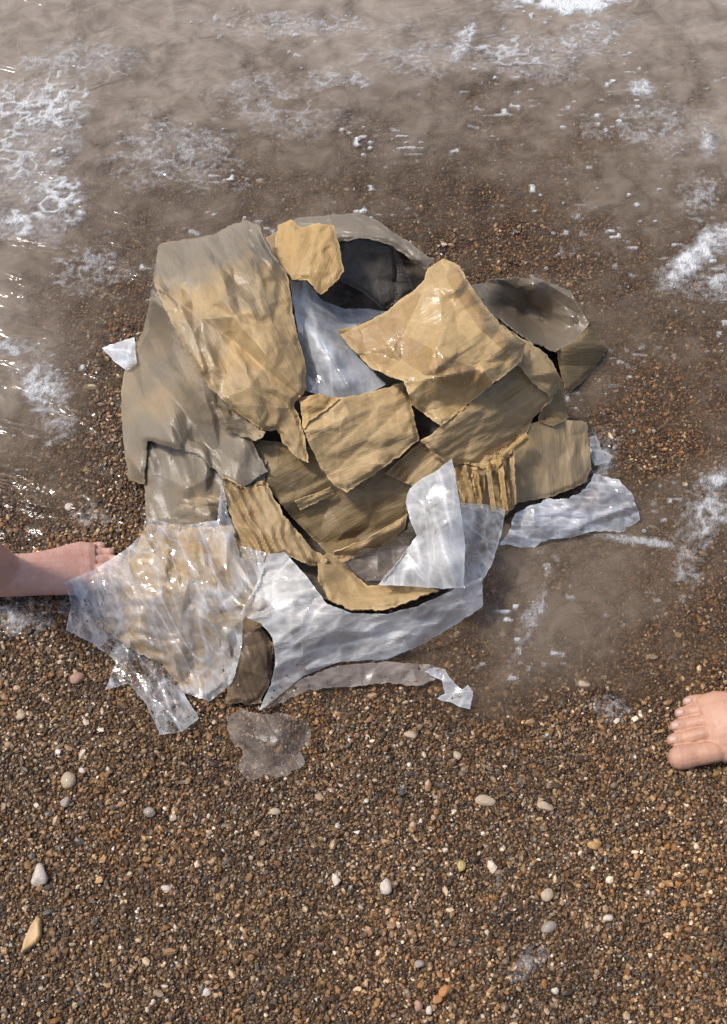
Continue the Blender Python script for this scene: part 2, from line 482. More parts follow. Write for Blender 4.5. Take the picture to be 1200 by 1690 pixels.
def instancer(name, pos, scale, rot, pick, colr, meshes):
    """one uncountable mass: a point cloud that geometry nodes fill with small meshes"""
    src = bpy.data.collections.new(name + '_shapes')
    for i, me in enumerate(meshes):
        src.objects.link(bpy.data.objects.new('%s_shape_%02d' % (name, i), me))
    me = bpy.data.meshes.new(name)
    me.vertices.add(len(pos))
    me.vertices.foreach_set('co', np.asarray(pos, np.float32).ravel())
    a = me.attributes.new('scl', 'FLOAT_VECTOR', 'POINT'); a.data.foreach_set('vector', np.asarray(scale, np.float32).ravel())
    a = me.attributes.new('rot', 'FLOAT_VECTOR', 'POINT'); a.data.foreach_set('vector', np.asarray(rot, np.float32).ravel())
    a = me.attributes.new('pick', 'INT', 'POINT'); a.data.foreach_set('value', np.asarray(pick, np.int32))
    a = me.attributes.new('gcol', 'FLOAT_COLOR', 'POINT'); a.data.foreach_set('color', np.concatenate([colr, np.ones((len(colr), 1))], 1).astype(np.float32).ravel())
    me.update()
    o = bpy.data.objects.new(name, me)
    COL.objects.link(o)
    ng = bpy.data.node_groups.new(name + '_nodes', 'GeometryNodeTree')
    ng.interface.new_socket('Geometry', in_out='INPUT', socket_type='NodeSocketGeometry')
    ng.interface.new_socket('Geometry', in_out='OUTPUT', socket_type='NodeSocketGeometry')
    gi = ng.nodes.new('NodeGroupInput'); go = ng.nodes.new('NodeGroupOutput')
    m2p = ng.nodes.new('GeometryNodeMeshToPoints')
    iop = ng.nodes.new('GeometryNodeInstanceOnPoints')
    ci = ng.nodes.new('GeometryNodeCollectionInfo')
    ci.inputs['Collection'].default_value = src
    ci.inputs['Separate Children'].default_value = True
    ci.inputs['Reset Children'].default_value = True

    def attr(nm, ty):
        n = ng.nodes.new('GeometryNodeInputNamedAttribute'); n.data_type = ty
        n.inputs['Name'].default_value = nm
        return n.outputs['Attribute']
    e2r = ng.nodes.new('FunctionNodeEulerToRotation')
    ng.links.new(gi.outputs[0], m2p.inputs[0])
    ng.links.new(m2p.outputs[0], iop.inputs['Points'])
    ng.links.new(ci.outputs[0], iop.inputs['Instance'])
    iop.inputs['Pick Instance'].default_value = True
    ng.links.new(attr('pick', 'INT'), iop.inputs['Instance Index'])
    ng.links.new(attr('rot', 'FLOAT_VECTOR'), e2r.inputs[0])
    ng.links.new(e2r.outputs[0], iop.inputs['Rotation'])
    ng.links.new(attr('scl', 'FLOAT_VECTOR'), iop.inputs['Scale'])
    ng.links.new(iop.outputs[0], go.inputs[0])
    md = o.modifiers.new('grains', 'NODES')
    md.node_group = ng
    return o


SP = 0.0037
ax_ = np.arange(-0.86, 0.86, SP); ay_ = np.arange(-0.85, 1.22, SP)
AX, AY = np.meshgrid(ax_, ay_)
AX = (AX + rng.uniform(-0.6, 0.6, AX.shape) * SP).ravel(); AY = (AY + rng.uniform(-0.6, 0.6, AY.shape) * SP).ravel()
qx, qy = pix(AX, AY, 0)
ok = (qx > -110) & (qx < 1310) & (qy > -60) & (qy < 1780)
ok &= ~(((qx - 560) / 270) ** 2 + ((qy - 720) / 230) ** 2 < 1)
dd = depth(AX, AY)
ok &= ~((dd > 0.022) & (rng.random(len(AX)) < 0.5))
AX, AY, qx, qy, dd = AX[ok], AY[ok], qx[ok], qy[ok], dd[ok]
n = len(AX)
rad = np.clip(np.exp(rng.normal(math.log(0.00222), 0.38, n)), 0.0010, 0.0066)
PAL = np.array([(0.050, 0.028, 0.014), (0.10, 0.056, 0.026), (0.18, 0.098, 0.042), (0.25, 0.145, 0.066), (0.33, 0.21, 0.105), (0.27, 0.128, 0.042), (0.21, 0.16, 0.115), (0.44, 0.32, 0.20), (0.64, 0.54, 0.43), (0.10, 0.09, 0.078)])
big = fbm(qx / 160, qy / 160, 31, 3)
pw = np.array([0.20, 0.22, 0.19, 0.14, 0.09, 0.05, 0.06, 0.045, 0.018, 0.05])
pi_ = rng.choice(len(PAL), n, p=pw / pw.sum())
gc = PAL[pi_] * rng.uniform(0.75, 1.25, (n, 1))
gc = gc * (0.74 + .85 * big[:, None]) * (1 + (fbm(qx / 230 + 5, qy / 230, 37, 2)[:, None] - .5) * np.array([.3, .1, -.25])) * np.array([1.06, 1.0, .9])
rad = np.where(pi_ >= 7, rad * 1.12, rad)
gmat = grain_material('gravel_grain')
gm = [blob_mesh('grain_shape_%d' % i, 40 + i, 1, 0.3, 0.72, True) for i in range(10)]
for me in gm: me.materials.append(gmat)
sc3 = np.stack([rad * rng.uniform(0.8, 1.5, n), rad * rng.uniform(0.75, 1.1, n), rad], -1)
rt = np.stack([rng.normal(0, 0.35, n), rng.normal(0, 0.35, n), rng.uniform(0, 6.28, n)], -1)
gravel = instancer('gravel', np.stack([AX, AY, -dd + rad * rng.uniform(-0.1, 0.5, n) - 0.001], -1), sc3, rt, rng.integers(0, 10, n), gc, gm)
tag(gravel, 'wet brown gravel of small mixed grains covering the beach', 'gravel', kind='stuff')

# ------------------------------------------------------------------ sheets: crumpled card and film
STEP = 3.0
ZW, ZH = int(W / STEP) + 80, int(H / STEP) + 60
OX, OY = -100.0, -80.0                                           # pixel of grid cell 0
zgx = OX + STEP * np.arange(ZW); zgy = OY + STEP * np.arange(ZH)
ZGX, ZGY = np.meshgrid(zgx, zgy)
_g = P(ZGX, ZGY, 0.0)
ZB = -depth(_g[..., 0].ravel(), _g[..., 1].ravel()).reshape(ZGX.shape) + 0.0035
ZB = np.maximum(ZB, -0.01)


def rbf(pts, vals):
    pts = np.asarray(pts, float) / 100.0; vals = np.asarray(vals, float)
    k = len(pts)
    d = np.sqrt(((pts[:, None] - pts[None]) ** 2).sum(-1))
    A = np.zeros((k + 3, k + 3))
    A[:k, :k] = np.where(d > 0, d * d * np.log(d + 1e-9), 0) + 0.02 * np.eye(k)
    A[:k, k] = 1; A[:k, k + 1:] = pts; A[k, :k] = 1; A[k + 1:, :k] = pts.T
    s = np.linalg.solve(A, np.concatenate([vals, [0, 0, 0]]))

    def f(x, y):
        x = np.asarray(x, float) / 100; y = np.asarray(y, float) / 100
        r = s[k] + s[k + 1] * x + s[k + 2] * y
        for i in range(k):
            d2 = (x - pts[i, 0]) ** 2 + (y - pts[i, 1]) ** 2
            r = r + s[i] * 0.5 * d2 * np.log(d2 + 1e-12)
        return r
    return f


def facets(bx, seed, cell, stretch=1.0, ang=0.0):
    """random piecewise-flat relief with sharp straight creases, like crumpled paper. Returns f(x,y) -> relief in -1..1, closeness to a crease"""
    r = np.random.default_rng(seed)
    ca, sa = math.cos(ang), math.sin(ang)
    cx, cy = (bx[0] + bx[2]) / 2, (bx[1] + bx[3]) / 2
    half = 0.5 * math.hypot(bx[2] - bx[0], bx[3] - bx[1]) + cell * 1.6
    us = np.arange(-half / stretch - cell, half / stretch + cell * 1.01, cell)
    vs = np.arange(-half - cell, half + cell * 1.01, cell)
    U, V = np.meshgrid(us, vs)
    U = (U + r.uniform(-.45, .45, U.shape) * cell).ravel(); V = (V + r.uniform(-.45, .45, V.shape) * cell).ravel()
    z = r.uniform(-1, 1, len(U))
    vo, _, fo, _, _, _ = geometry.delaunay_2d_cdt([Vector((a, b)) for a, b in zip(U, V)], [], [], 0, 1e-6)
    T = np.array([f for f in fo if len(f) == 3])

    def f(x, y):
        x = np.asarray(x, float) - cx; y = np.asarray(y, float) - cy
        u = (x * ca + y * sa) / stretch; v = -x * sa + y * ca
        out = np.zeros(u.shape); mb = np.ones(u.shape)
        for a, b, c in T:
            x0, y0, x1, y1, x2, y2 = U[a], V[a], U[b], V[b], U[c], V[c]
            m = (u >= min(x0, x1, x2)) & (u <= max(x0, x1, x2)) & (v >= min(y0, y1, y2)) & (v <= max(y0, y1, y2))
            ix = np.nonzero(m)[0]
            if not len(ix): continue
            uu, vv = u[ix], v[ix]
            den = (y1 - y2) * (x0 - x2) + (x2 - x1) * (y0 - y2)
            if abs(den) < 1e-9: continue
            l0 = ((y1 - y2) * (uu - x2) + (x2 - x1) * (vv - y2)) / den
            l1 = ((y2 - y0) * (uu - x2) + (x0 - x2) * (vv - y2)) / den
            l2 = 1 - l0 - l1
            k = (l0 >= -1e-6) & (l1 >= -1e-6) & (l2 >= -1e-6)
            j = ix[k]
            out[j] = l0[k] * z[a] + l1[k] * z[b] + l2[k] * z[c]
            mb[j] = np.minimum(np.minimum(l0, l1), l2)[k]
        return out, np.exp(-mb * cell / 2.4)
    return f


def in_poly(poly, x, y):
    c = np.zeros(x.shape, bool)
    k = len(poly)
    for i in range(k):
        x0, y0 = poly[i]; x1, y1 = poly[(i + 1) % k]
        if y0 == y1: continue
        hit = ((y0 > y) != (y1 > y)) & (x < (x1 - x0) * (y - y0) / (y1 - y0) + x0)
        c ^= hit
    return c


def edge_dist(poly, x, y):
    d = np.full(x.shape, 1e9)
    k = len(poly)
    for i in range(k):
        x0, y0 = poly[i]; x1, y1 = poly[(i + 1) % k]
        ex, ey = x1 - x0, y1 - y0
        t = np.clip(((x - x0) * ex + (y - y0) * ey) / (ex * ex + ey * ey + 1e-9), 0, 1)
        d = np.minimum(d, (x - x0 - t * ex) ** 2 + (y - y0 - t * ey) ** 2)
    return np.sqrt(d)


def sheet(name, outline, inner=(), mat='card', thick=0.0018, gap=0.0035, crumple=((70, 0.010, 1.0), (26, 0.004, 1.0)), ang=0.0, seed=1, torn=1.6,
          stain=0.0, round_=False, drape=True, wave=None, parent=None, label=None, solid=True):
    """a crumpled sheet. outline / inner: (photo x, photo y, height in cm). It settles on whatever lies under it."""
    ol = np.array(outline, float)
    pts2 = [tuple(p[:2]) for p in ol]
    allp = np.array(list(outline) + list(inner), float)
    hf = rbf(allp[:, :2], allp[:, 2] / 100)
    # resample the outline
    k = len(pts2)
    ring = []
    for i in range(k):
        p0, p1, p2, p3 = (np.array(pts2[(i + j) % k]) for j in (-1, 0, 1, 2))
        nseg = max(1, int(round(np.hypot(*(p2 - p1)) / 3.2)))
        for s in range(nseg):
            t = s / nseg
            lin = p1 + (p2 - p1) * t
            cr = 0.5 * (2 * p1 + (p2 - p0) * t + (2 * p0 - 5 * p1 + 4 * p2 - p3) * t * t + (3 * p1 - p0 - 3 * p2 + p3) * t ** 3)
            q = cr if round_ else lin
            ring.append(q)
    ring = np.array(ring)
    if torn:
        tx = np.arange(len(ring))
        nx_ = fbm(tx * 0.32, tx * 0 + seed, seed, 4, .65) - 0.5; ny_ = fbm(tx * 0.32, tx * 0 + seed + 9, seed + 5, 4, .65) - 0.5
        ring = ring + np.stack([nx_, ny_], -1) * torn * 4.0
    poly = [tuple(p) for p in ring]
    bx = (ring[:, 0].min(), ring[:, 1].min(), ring[:, 0].max(), ring[:, 1].max())
    i0 = max(0, int((bx[0] - OX) / STEP)); i1 = min(ZW - 1, int((bx[2] - OX) / STEP) + 1)
    j0 = max(0, int((bx[1] - OY) / STEP)); j1 = min(ZH - 1, int((bx[3] - OY) / STEP) + 1)
    sub = np.s_[j0:j1 + 1, i0:i1 + 1]
    cxs = ZGX[sub].ravel(); cys = ZGY[sub].ravel()
    ins = in_poly(poly, cxs, cys)
    ed = edge_dist(poly, cxs, cys)
    gsel = ins & (ed > 1.4)
    X = np.concatenate([ring[:, 0], cxs[gsel]]); Y = np.concatenate([ring[:, 1], cys[gsel]])
    Z = hf(X, Y)
    crease = np.zeros(len(X))
    if mat.startswith('card'):
        crumple = [(c_, a_ * (1.45 if c_ > 20 else 1.0), s_) for c_, a_, s_ in crumple] + [(40, .0045, 2.6), (17, .0010, 3.0)]
    droop = {'taped_flap': .004, 'upper_left_flap': .006, 'box_base': 0, 'curled_flap': 0, 'front_rim': .004}.get(name, .004) if mat.startswith('card') else 0.0
    for c_i, (cell, amp, st) in enumerate(crumple):
        f, cr = facets(bx, seed * 13 + c_i, cell, st, ang)(X, Y)
        Z = Z + amp * f
        crease = np.maximum(crease, cr * (1.0 if cell > 40 else 0.65 if cell > 19 else 0.15))
    if wave:
        wl, wa, wang = wave                                     # parallel wrinkles
        s = (X * -math.sin(wang) + Y * math.cos(wang)) / wl + 1.3 * fbm(X / 45, Y / 45, seed + 3, 2)
        ww = np.abs(((s % 1.0) - 0.5) * 2)
        Z = Z + (0.75 if wl < 16 or wa > .01 else 0.35) * wa * (ww - 0.5) * sstep(0.3, 0.8, fbm(X / 50, Y / 50, seed + 4, 3)) * 2
        crease = np.maximum(crease, sstep(0.85, 1.0, ww) * 0.6)
    if droop:
        eda = np.concatenate([np.zeros(len(ring)), ed[gsel]])
        Z = Z - droop * (1 - sstep(0, 9, eda)) * np.clip(0.1 + 1.9 * (fbm(X / 34, Y / 34, seed + 60, 2) - .2), 0, 1.6)
    if mat.startswith('film'):
        crease[:len(ring)] = 1.0
    elif mat.startswith('card') and name not in ('box_base', 'curled_inside'):
        crease[:len(ring)] = 1.6
    # settle on what is already there
    flat_zb = ZB[sub]
    gi = np.clip(np.round((X - OX) / STEP).astype(int), 1, ZW - 2); gj = np.clip(np.round((Y - OY) / STEP).astype(int), 1, ZH - 2)
    under = ZB[gj, gi].copy()
    for a, b in ((0, 1), (0, -1), (1, 0), (-1, 0)):
        under = np.maximum(under, ZB[gj + a, gi + b] - 0.001)
    if drape:
        Z = np.maximum(Z, under + gap)
    # remember the new top surface
    buf = ZB[sub].ravel()
    buf[gsel] = np.maximum(buf[gsel], Z[len(ring):])
    ZB[sub] = buf.reshape(flat_zb.shape)
    # triangulate
    co = [Vector((x, -y)) for x, y in zip(X, Y)]
    nr = len(ring)
    vo, _, fo, ov, _, _ = geometry.delaunay_2d_cdt(co, [(i, (i + 1) % nr) for i in range(nr)], [], 0, 1e-5)
    vo = np.array([tuple(v) for v in vo])
    src = np.array([o_[0] if len(o_) else -1 for o_ in ov])
    T = np.array([f for f in fo if len(f) == 3])
    cen = vo[T].mean(1)
    T = T[in_poly(poly, cen[:, 0], -cen[:, 1])]
    ar = (vo[T[:, 1], 0] - vo[T[:, 0], 0]) * (vo[T[:, 2], 1] - vo[T[:, 0], 1]) - (vo[T[:, 1], 1] - vo[T[:, 0], 1]) * (vo[T[:, 2], 0] - vo[T[:, 0], 0])
    T[ar < 0] = T[ar < 0][:, ::-1]
    T = T[(src[T] >= 0).all(1)]
    F = src[T]
    V3 = P(X, Y, Z)
    stv = stain(X, Y) if callable(stain) else np.full(len(X), float(stain))
    V3, F, crease, stv, Xs, Ys = compact(V3, F, crease, stv, X, Y)
    o = mesh_obj(name, V3, F, M[mat], smooth=False, attrs={'crease': crease, 'stain': stv})
    me = o.data
    uvl = me.uv_layers.new(name='UVMap')
    vi = np.empty(len(me.loops), np.int32); me.loops.foreach_get('vertex_index', vi)
    ca, sa = math.cos(ang), math.sin(ang)
    uv = np.stack([(Xs * ca + Ys * sa) / 1000, (-Xs * sa + Ys * ca) / 1000], -1)[vi]
    uvl.data.foreach_set('uv', uv.astype(np.float32).ravel())
    if solid and not mat.startswith(('film', 'tape')):
        sm = o.modifiers.new('thickness', 'SOLIDIFY'); sm.thickness = thick; sm.offset = -1
    if parent is not None:
        child_of(o, parent)
    if label: o['label'] = label
    return o


def stain_noise(level, y0=None, soft=40):
    def f(X, Y):
        nz = fbm(X / 55, Y / 55, 77, 4)
        if y0 is None:
            return np.clip(level + (nz - 0.5) * 1.2, 0, 1)
        return np.clip(sstep(y0 + soft, y0 - soft, Y + (nz - 0.5) * 160) * level, 0, 1)
    return f


box = empty('cardboard_box', tuple(P(560, 760, 0.0)))
tag(box, 'crumpled tan cardboard box collapsed into torn overlapping flaps in the middle of the beach', 'cardboard box')
B_ = dict(parent=box)

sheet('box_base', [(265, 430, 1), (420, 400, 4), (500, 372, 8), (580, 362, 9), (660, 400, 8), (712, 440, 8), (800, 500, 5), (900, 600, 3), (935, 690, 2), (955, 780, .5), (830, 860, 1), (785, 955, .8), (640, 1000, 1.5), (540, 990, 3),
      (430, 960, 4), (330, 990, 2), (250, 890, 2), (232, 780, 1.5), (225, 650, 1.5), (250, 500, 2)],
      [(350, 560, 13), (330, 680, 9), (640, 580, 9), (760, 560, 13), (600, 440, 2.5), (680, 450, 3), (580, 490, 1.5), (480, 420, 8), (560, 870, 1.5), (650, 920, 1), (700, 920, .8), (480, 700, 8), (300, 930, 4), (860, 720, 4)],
      mat='card_shade', seed=3, torn=2, **B_)

# grey curled flap on the right
sheet('curled_flap', [(772, 474, 9), (808, 463, 8), (850, 458, 8), (890, 460, 7.5), (942, 480, 6.5), (972, 534, 5), (945, 568, 6), (918, 578, 6.5), (880, 566, 7), (848, 542, 8), (812, 515, 9)],
      [(865, 520, 1.0), (900, 535, 1.6), (835, 500, 4.0), (805, 490, 8.5), (880, 478, 7.5), (930, 505, 5.5), (935, 545, 5.0)], mat='card_curl', stain=.5, crumple=((40, .011, 1.6), (20, .005, 1.3)), ang=.6, seed=5, torn=1.4,
      label='dark crumpled lining flap curled into a hollow', **B_)
sheet('side_flap', [(918, 576, 6), (945, 566, 5.8), (972, 536, 4.8), (1003, 574, .8), (976, 618, .6), (936, 652, .6), (926, 612, 4)], mat='card_inner', crumple=((50, .004, 1),), seed=6, torn=1, **B_)

# back wall with the dark hollow
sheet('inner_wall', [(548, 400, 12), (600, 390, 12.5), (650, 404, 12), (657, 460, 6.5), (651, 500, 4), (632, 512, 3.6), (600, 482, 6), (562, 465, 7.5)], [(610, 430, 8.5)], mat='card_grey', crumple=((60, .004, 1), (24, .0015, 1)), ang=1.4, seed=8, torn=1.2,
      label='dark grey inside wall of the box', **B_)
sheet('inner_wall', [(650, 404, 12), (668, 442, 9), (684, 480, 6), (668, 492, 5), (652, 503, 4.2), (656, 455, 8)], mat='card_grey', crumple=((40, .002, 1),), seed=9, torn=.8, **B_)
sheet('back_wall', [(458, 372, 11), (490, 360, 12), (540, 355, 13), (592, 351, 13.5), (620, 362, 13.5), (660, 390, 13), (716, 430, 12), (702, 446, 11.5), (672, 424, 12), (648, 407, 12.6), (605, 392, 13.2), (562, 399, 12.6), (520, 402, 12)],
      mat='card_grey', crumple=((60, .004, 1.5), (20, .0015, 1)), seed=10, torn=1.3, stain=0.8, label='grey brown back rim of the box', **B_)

# inner panel in the hollow of the front
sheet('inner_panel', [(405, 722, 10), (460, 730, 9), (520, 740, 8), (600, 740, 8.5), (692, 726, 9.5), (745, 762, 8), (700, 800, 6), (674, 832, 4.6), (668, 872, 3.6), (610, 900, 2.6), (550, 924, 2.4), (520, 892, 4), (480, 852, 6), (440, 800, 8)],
      [(570, 850, 4.0), (500, 800, 6.5)], mat='card_inner', crumple=((80, .012, 1.6), (36, .005, 1.6)), ang=-0.5, seed=12, torn=1, label='inner panel of the box, hollow shade put into its dark colour', **B_)
sheet('rolled_edge', [(545, 926, 2), (552, 912, 4.2), (600, 892, 4.8), (650, 862, 5.2), (672, 848, 5.4), (668, 874, 4), (628, 902, 2), (570, 926, 1.2)], [(605, 900, 5.2), (645, 876, 5.4)], mat='card', crumple=((50, .003, 2), (20, .0015, 2)), ang=-.5, seed=13, torn=1, **B_)

sheet('torn_fold', [(486, 828, 7.0), (546, 804, 7.4), (552, 815, 6.6), (496, 842, 6.2)], mat='card', crumple=((30, .002, 2),), ang=-.4, seed=74, torn=1, **B_)
sheet('ribbed_flap', [(636, 782, 8.4), (694, 730, 10.2), (740, 762, 9), (716, 782, 8), (688, 806, 7.2)], mat='card_ribs', wave=(13, .006, -.7), crumple=((40, .003, 2),), ang=-.7, seed=75, torn=1, **B_)
# left side
sheet('lower_left_flap', [(238, 715, 6), (320, 730, 9), (440, 760, 10), (434, 800, 9), (374, 802, 8.5), (364, 866, 6), (300, 872, 5), (243, 870, 2.8), (238, 800, 3.5)], mat='card', stain=stain_noise(.85), wave=(42, .007, 1.45),
      crumple=((60, .009, 2.2), (30, .005, 1.8)), ang=1.45, seed=15, label='greyish wet cardboard flap folded in upright pleats', **B_)
sheet('left_flap', [(251, 478, 15.5), (238, 540, 10), (219, 580, 6.5), (206, 612, 4.5), (200, 645, 3.4), (201, 690, 3), (205, 742, 2.6), (213, 792, 2.6), (238, 800, 4), (243, 727, 8.5), (292, 740, 10.2), (330, 752, 11), (366, 787, 11), (400, 806, 10.6),
      (441, 777, 11), (413, 724, 13), (440, 700, 13.5), (400, 640, 14.5), (330, 550, 16), (280, 490, 16.5)], [(290, 640, 13), (250, 640, 9.5), (350, 700, 13.3), (235, 740, 6.5)], mat='card', stain=stain_noise(.8),
      crumple=((90, .012, 1.6), (48, .007, 2.0), (26, .0035, 1.6)), ang=1.2, seed=16, torn=1.2, label='large greyish wet flap bent over the left side', **B_)
sheet('ribbed_flap', [(366, 784, 9.5), (400, 806, 10), (436, 792, 9.8), (460, 835, 8.6), (482, 868, 7.4), (515, 905, 6), (545, 925, 5.2), (520, 935, 5.5), (470, 915, 6.8), (440, 930, 6.8), (397, 930, 6.4), (384, 865, 7.6)], mat='card_ribs', wave=(15, .007, 1.05),
      crumple=((50, .004, 2), (20, .002, 2)), ang=1.05, seed=17, label='tan flap wrinkled into long ribs', **B_)

sheet('torn_fold', [(350, 664, 14.6), (392, 682, 15.4), (438, 714, 14.8), (424, 728, 13.8), (398, 720, 13.6), (372, 712, 13.6), (360, 690, 14)], mat='card', stain=.55, crumple=((30, .008, 1), (14, .003, 1)), seed=71, torn=2, **B_)
sheet('torn_fold', [(440, 392, 13), (462, 380, 14), (466, 410, 14.4), (452, 428, 14.6)], mat='card_inner', crumple=((22, .006, 1),), seed=72, torn=1.5, **B_)

# clear bag piece in the centre
bag = sheet('plastic_bag', [(478, 462, 15), (499, 456, 15), (533, 497, 11), (570, 510, 8), (605, 509, 6), (640, 514, 5.5), (600, 532, 9), (572, 545, 11), (592, 590, 13), (637, 634, 13), (600, 655, 12.5), (560, 664, 12.8), (504, 644, 14), (498, 590, 14), (486, 510, 15)],
            [(552, 585, 16.0), (525, 540, 15.2), (575, 635, 14.4), (530, 620, 14.0)], mat='film_bag', thick=.0006, crumple=((48, .006, 2.2), (18, .002, 1.5)), ang=1.2, seed=20, torn=.6)
tag(bag, 'shiny bluish clear plastic bag wedged between the cardboard flaps in the centre', 'plastic bag')

sheet('top_flap', [(461, 371, 15), (480, 362, 15.3), (495, 376, 15.6), (524, 368, 16), (551, 371, 16.2), (559, 405, 16.8), (568, 446, 17), (555, 465, 16.6), (529, 487, 15.6), (508, 462, 16.6), (480, 461, 17), (470, 442, 17), (449, 420, 16.4)],
      [(510, 420, 17.5)], mat='card_orange', wave=(24, .004, 2.0), crumple=((55, .005, 1.6), (22, .002, 1)), ang=2.0, seed=21, torn=1.5, label='small ochre flap at the top of the pile', **B_)
sheet('upper_left_flap', [(254, 470, 16.8), (258, 430, 16), (264, 402, 15), (311, 394, 16.5), (352, 388, 18), (375, 374, 18.6), (405, 363, 19), (428, 371, 19), (439, 401, 19.2), (476, 457, 18.6), (487, 540, 17.8), (503, 592, 17), (506, 641, 16), (486, 668, 15.2), (504, 727, 12.6),
      (510, 764, 11.6), (490, 757, 11.8), (465, 728, 12.8), (457, 709, 13.6), (435, 711, 14.4), (390, 680, 15.6), (345, 638, 16.8), (311, 586, 17.6), (274, 514, 18)], [(400, 560, 20), (380, 450, 20.5), (440, 620, 18), (330, 500, 19)], mat='card',
      stain=lambda X, Y: np.clip(sstep(30, -30, Y - 440 - (X - 340) * -0.20 + (fbm(X / 40, Y / 40, 9, 3) - .5) * 90) * .92 + .5 * sstep(0.5, 0.75, fbm(X / 70, Y / 70, 19, 3)), 0, 1),
      wave=(34, .007, 1.1), crumple=((85, .010, 1.7), (34, .005, 1.4), (15, .0014, 1)), ang=1.1, seed=22, torn=1.5, label='big creased flap with a grey muddy upper end', **B_)

# right side
sheet('pleated_flap', [(750, 772, 8), (790, 762, 9), (838, 738, 8.4), (850, 800, 5.4), (848, 836, 3.4), (836, 850, 3), (800, 840, 4), (762, 838, 4.4)], mat='card', wave=(22, .016, 1.35), crumple=((40, .006, 2),), ang=1.35, seed=24, **B_)
sheet('right_flap', [(868, 702, 7.4), (910, 690, 6), (968, 697, 3), (977, 765, 1.6), (968, 796, 1.1), (905, 822, 2), (843, 832, 3.6), (832, 780, 6.4), (850, 730, 7.6)], mat='card', stain=stain_noise(.35), wave=(36, .004, 1.5),
      crumple=((60, .009, 2.2), (30, .004, 2)), ang=1.5, seed=25, label='flat tan flap lying low on the right', **B_)
for i_, (x0, y0, x1, y1, w_) in enumerate(((778, 772, 790, 838, 9), (800, 766, 812, 842, 8), (820, 758, 830, 842, 10), (840, 744, 846, 832, 8))):
    sheet('pleat', [(x0, y0, 9.6), (x0 + w_, y0 - 3, 10), (x1 + w_ * .8, y1, 5.6), (x1, y1 + 2, 5)], mat='card' if i_ % 2 else 'card_orange', crumple=((24, .004, 2),), ang=1.4, seed=80 + i_, torn=1.2, gap=.006, **B_)
sheet('torn_fold', [(898, 652, 8.4), (926, 636, 8.4), (940, 690, 5), (912, 706, 6), (890, 694, 7.6)], mat='card_inner', crumple=((28, .006, 1),), seed=76, torn=1.6, **B_)
sheet('strip_flap', [(693, 728, 11.6), (733, 700, 13), (800, 645, 13.8), (858, 602, 13.8), (926, 630, 9.6), (908, 664, 9), (880, 692, 8.8), (868, 718, 8.6), (800, 768, 8.8), (787, 768, 9.2), (735, 762, 9.8)], [(790, 710, 13.2)], mat='card_ribs', wave=(20, .004, -.5),
      crumple=((60, .009, 2.4), (24, .004, 2.4)), ang=-.55, seed=26, label='long tan flap slanting under the taped flap', **B_)
sheet('torn_fold', [(792, 772, 9.2), (830, 745, 9.8), (868, 714, 10.2), (876, 724, 9.8), (840, 752, 9.2), (812, 780, 8.8)], mat='card_orange', crumple=((24, .004, 1.5),), ang=-.6, seed=73, torn=1.2, **B_)
sheet('centre_flap', [(494, 656, 15), (530, 648, 15.6), (555, 658, 15), (610, 648, 14.8), (672, 628, 14.6), (682, 680, 13.6), (692, 726, 12.4), (640, 768, 11.4), (572, 812, 10.2), (552, 802, 10.4), (528, 770, 11.6), (505, 722, 13.2)], [(600, 710, 14.4)], mat='card',
      wave=(30, .004, -.35), crumple=((80, .008, 1.6), (30, .004, 1.2), (14, .001, 1)), ang=-.4, seed=27, torn=1.4, label='square tan flap in the middle of the pile', **B_)
sheet('torn_fold', [(496, 664, 15.6), (520, 650, 16.4), (560, 656, 15.8), (540, 676, 15.2), (512, 694, 14.6), (500, 712, 14)], mat='card_orange', crumple=((22, .006, 1.5), (12, .002, 1)), ang=-.5, seed=77, torn=1.6, **B_)
sheet('side_flap', [(815, 528, 18), (845, 548, 16.5), (867, 561, 15), (902, 586, 13), (928, 626, 10.4), (906, 654, 9.9), (885, 636, 12), (856, 604, 15), (838, 572, 17)], mat='card', crumple=((45, .006, 1.4), (20, .002, 1)), ang=.8, seed=28, stain=.15, **B_)
sheet('taped_flap', [(557, 547, 15.4), (600, 533, 16), (633, 517, 16.6), (662, 494, 17.4), (687, 476, 18), (699, 462, 18.4), (706, 442, 18.4), (733, 427, 18.4), (758, 438, 18.2), (777, 472, 18.6), (808, 513, 19), (832, 543, 18.8), (868, 566, 16.4), (860, 597, 16.8), (808, 638, 16.8), (729, 703, 15.6),
      (700, 684, 16), (679, 667, 16.4), (667, 630, 17), (612, 606, 16), (575, 568, 15.4)], [(740, 550, 21), (690, 590, 19.4), (780, 600, 19)], mat='card_tape', crumple=((78, .013, 1.3), (32, .006, 1.1), (14, .0014, 1)), ang=-.55, seed=29, torn=1.2,
      label='large tan flap covered in shiny packing tape', **B_)
T_ = dict(mat='tape', thick=.0003, gap=.0012, torn=.4, parent=box)
sheet('packing_tape', [(570, 553, 14), (640, 518, 14), (690, 478, 14), (693, 486, 14), (660, 560, 14), (640, 600, 14), (614, 602, 14)], crumple=((40, .002, 1),), seed=31, **T_)
sheet('packing_tape', [(640, 572, 14), (668, 552, 14), (730, 585, 14), (800, 612, 14), (790, 648, 14), (740, 640, 14), (680, 606, 14)], crumple=((40, .002, 1),), seed=32, **T_)
sheet('packing_tape', [(742, 436, 14), (758, 446, 14), (775, 480, 14), (826, 545, 14), (852, 566, 14), (838, 584, 14), (790, 540, 14), (758, 496, 14), (736, 456, 14)], crumple=((40, .002, 1),), seed=33, **T_)

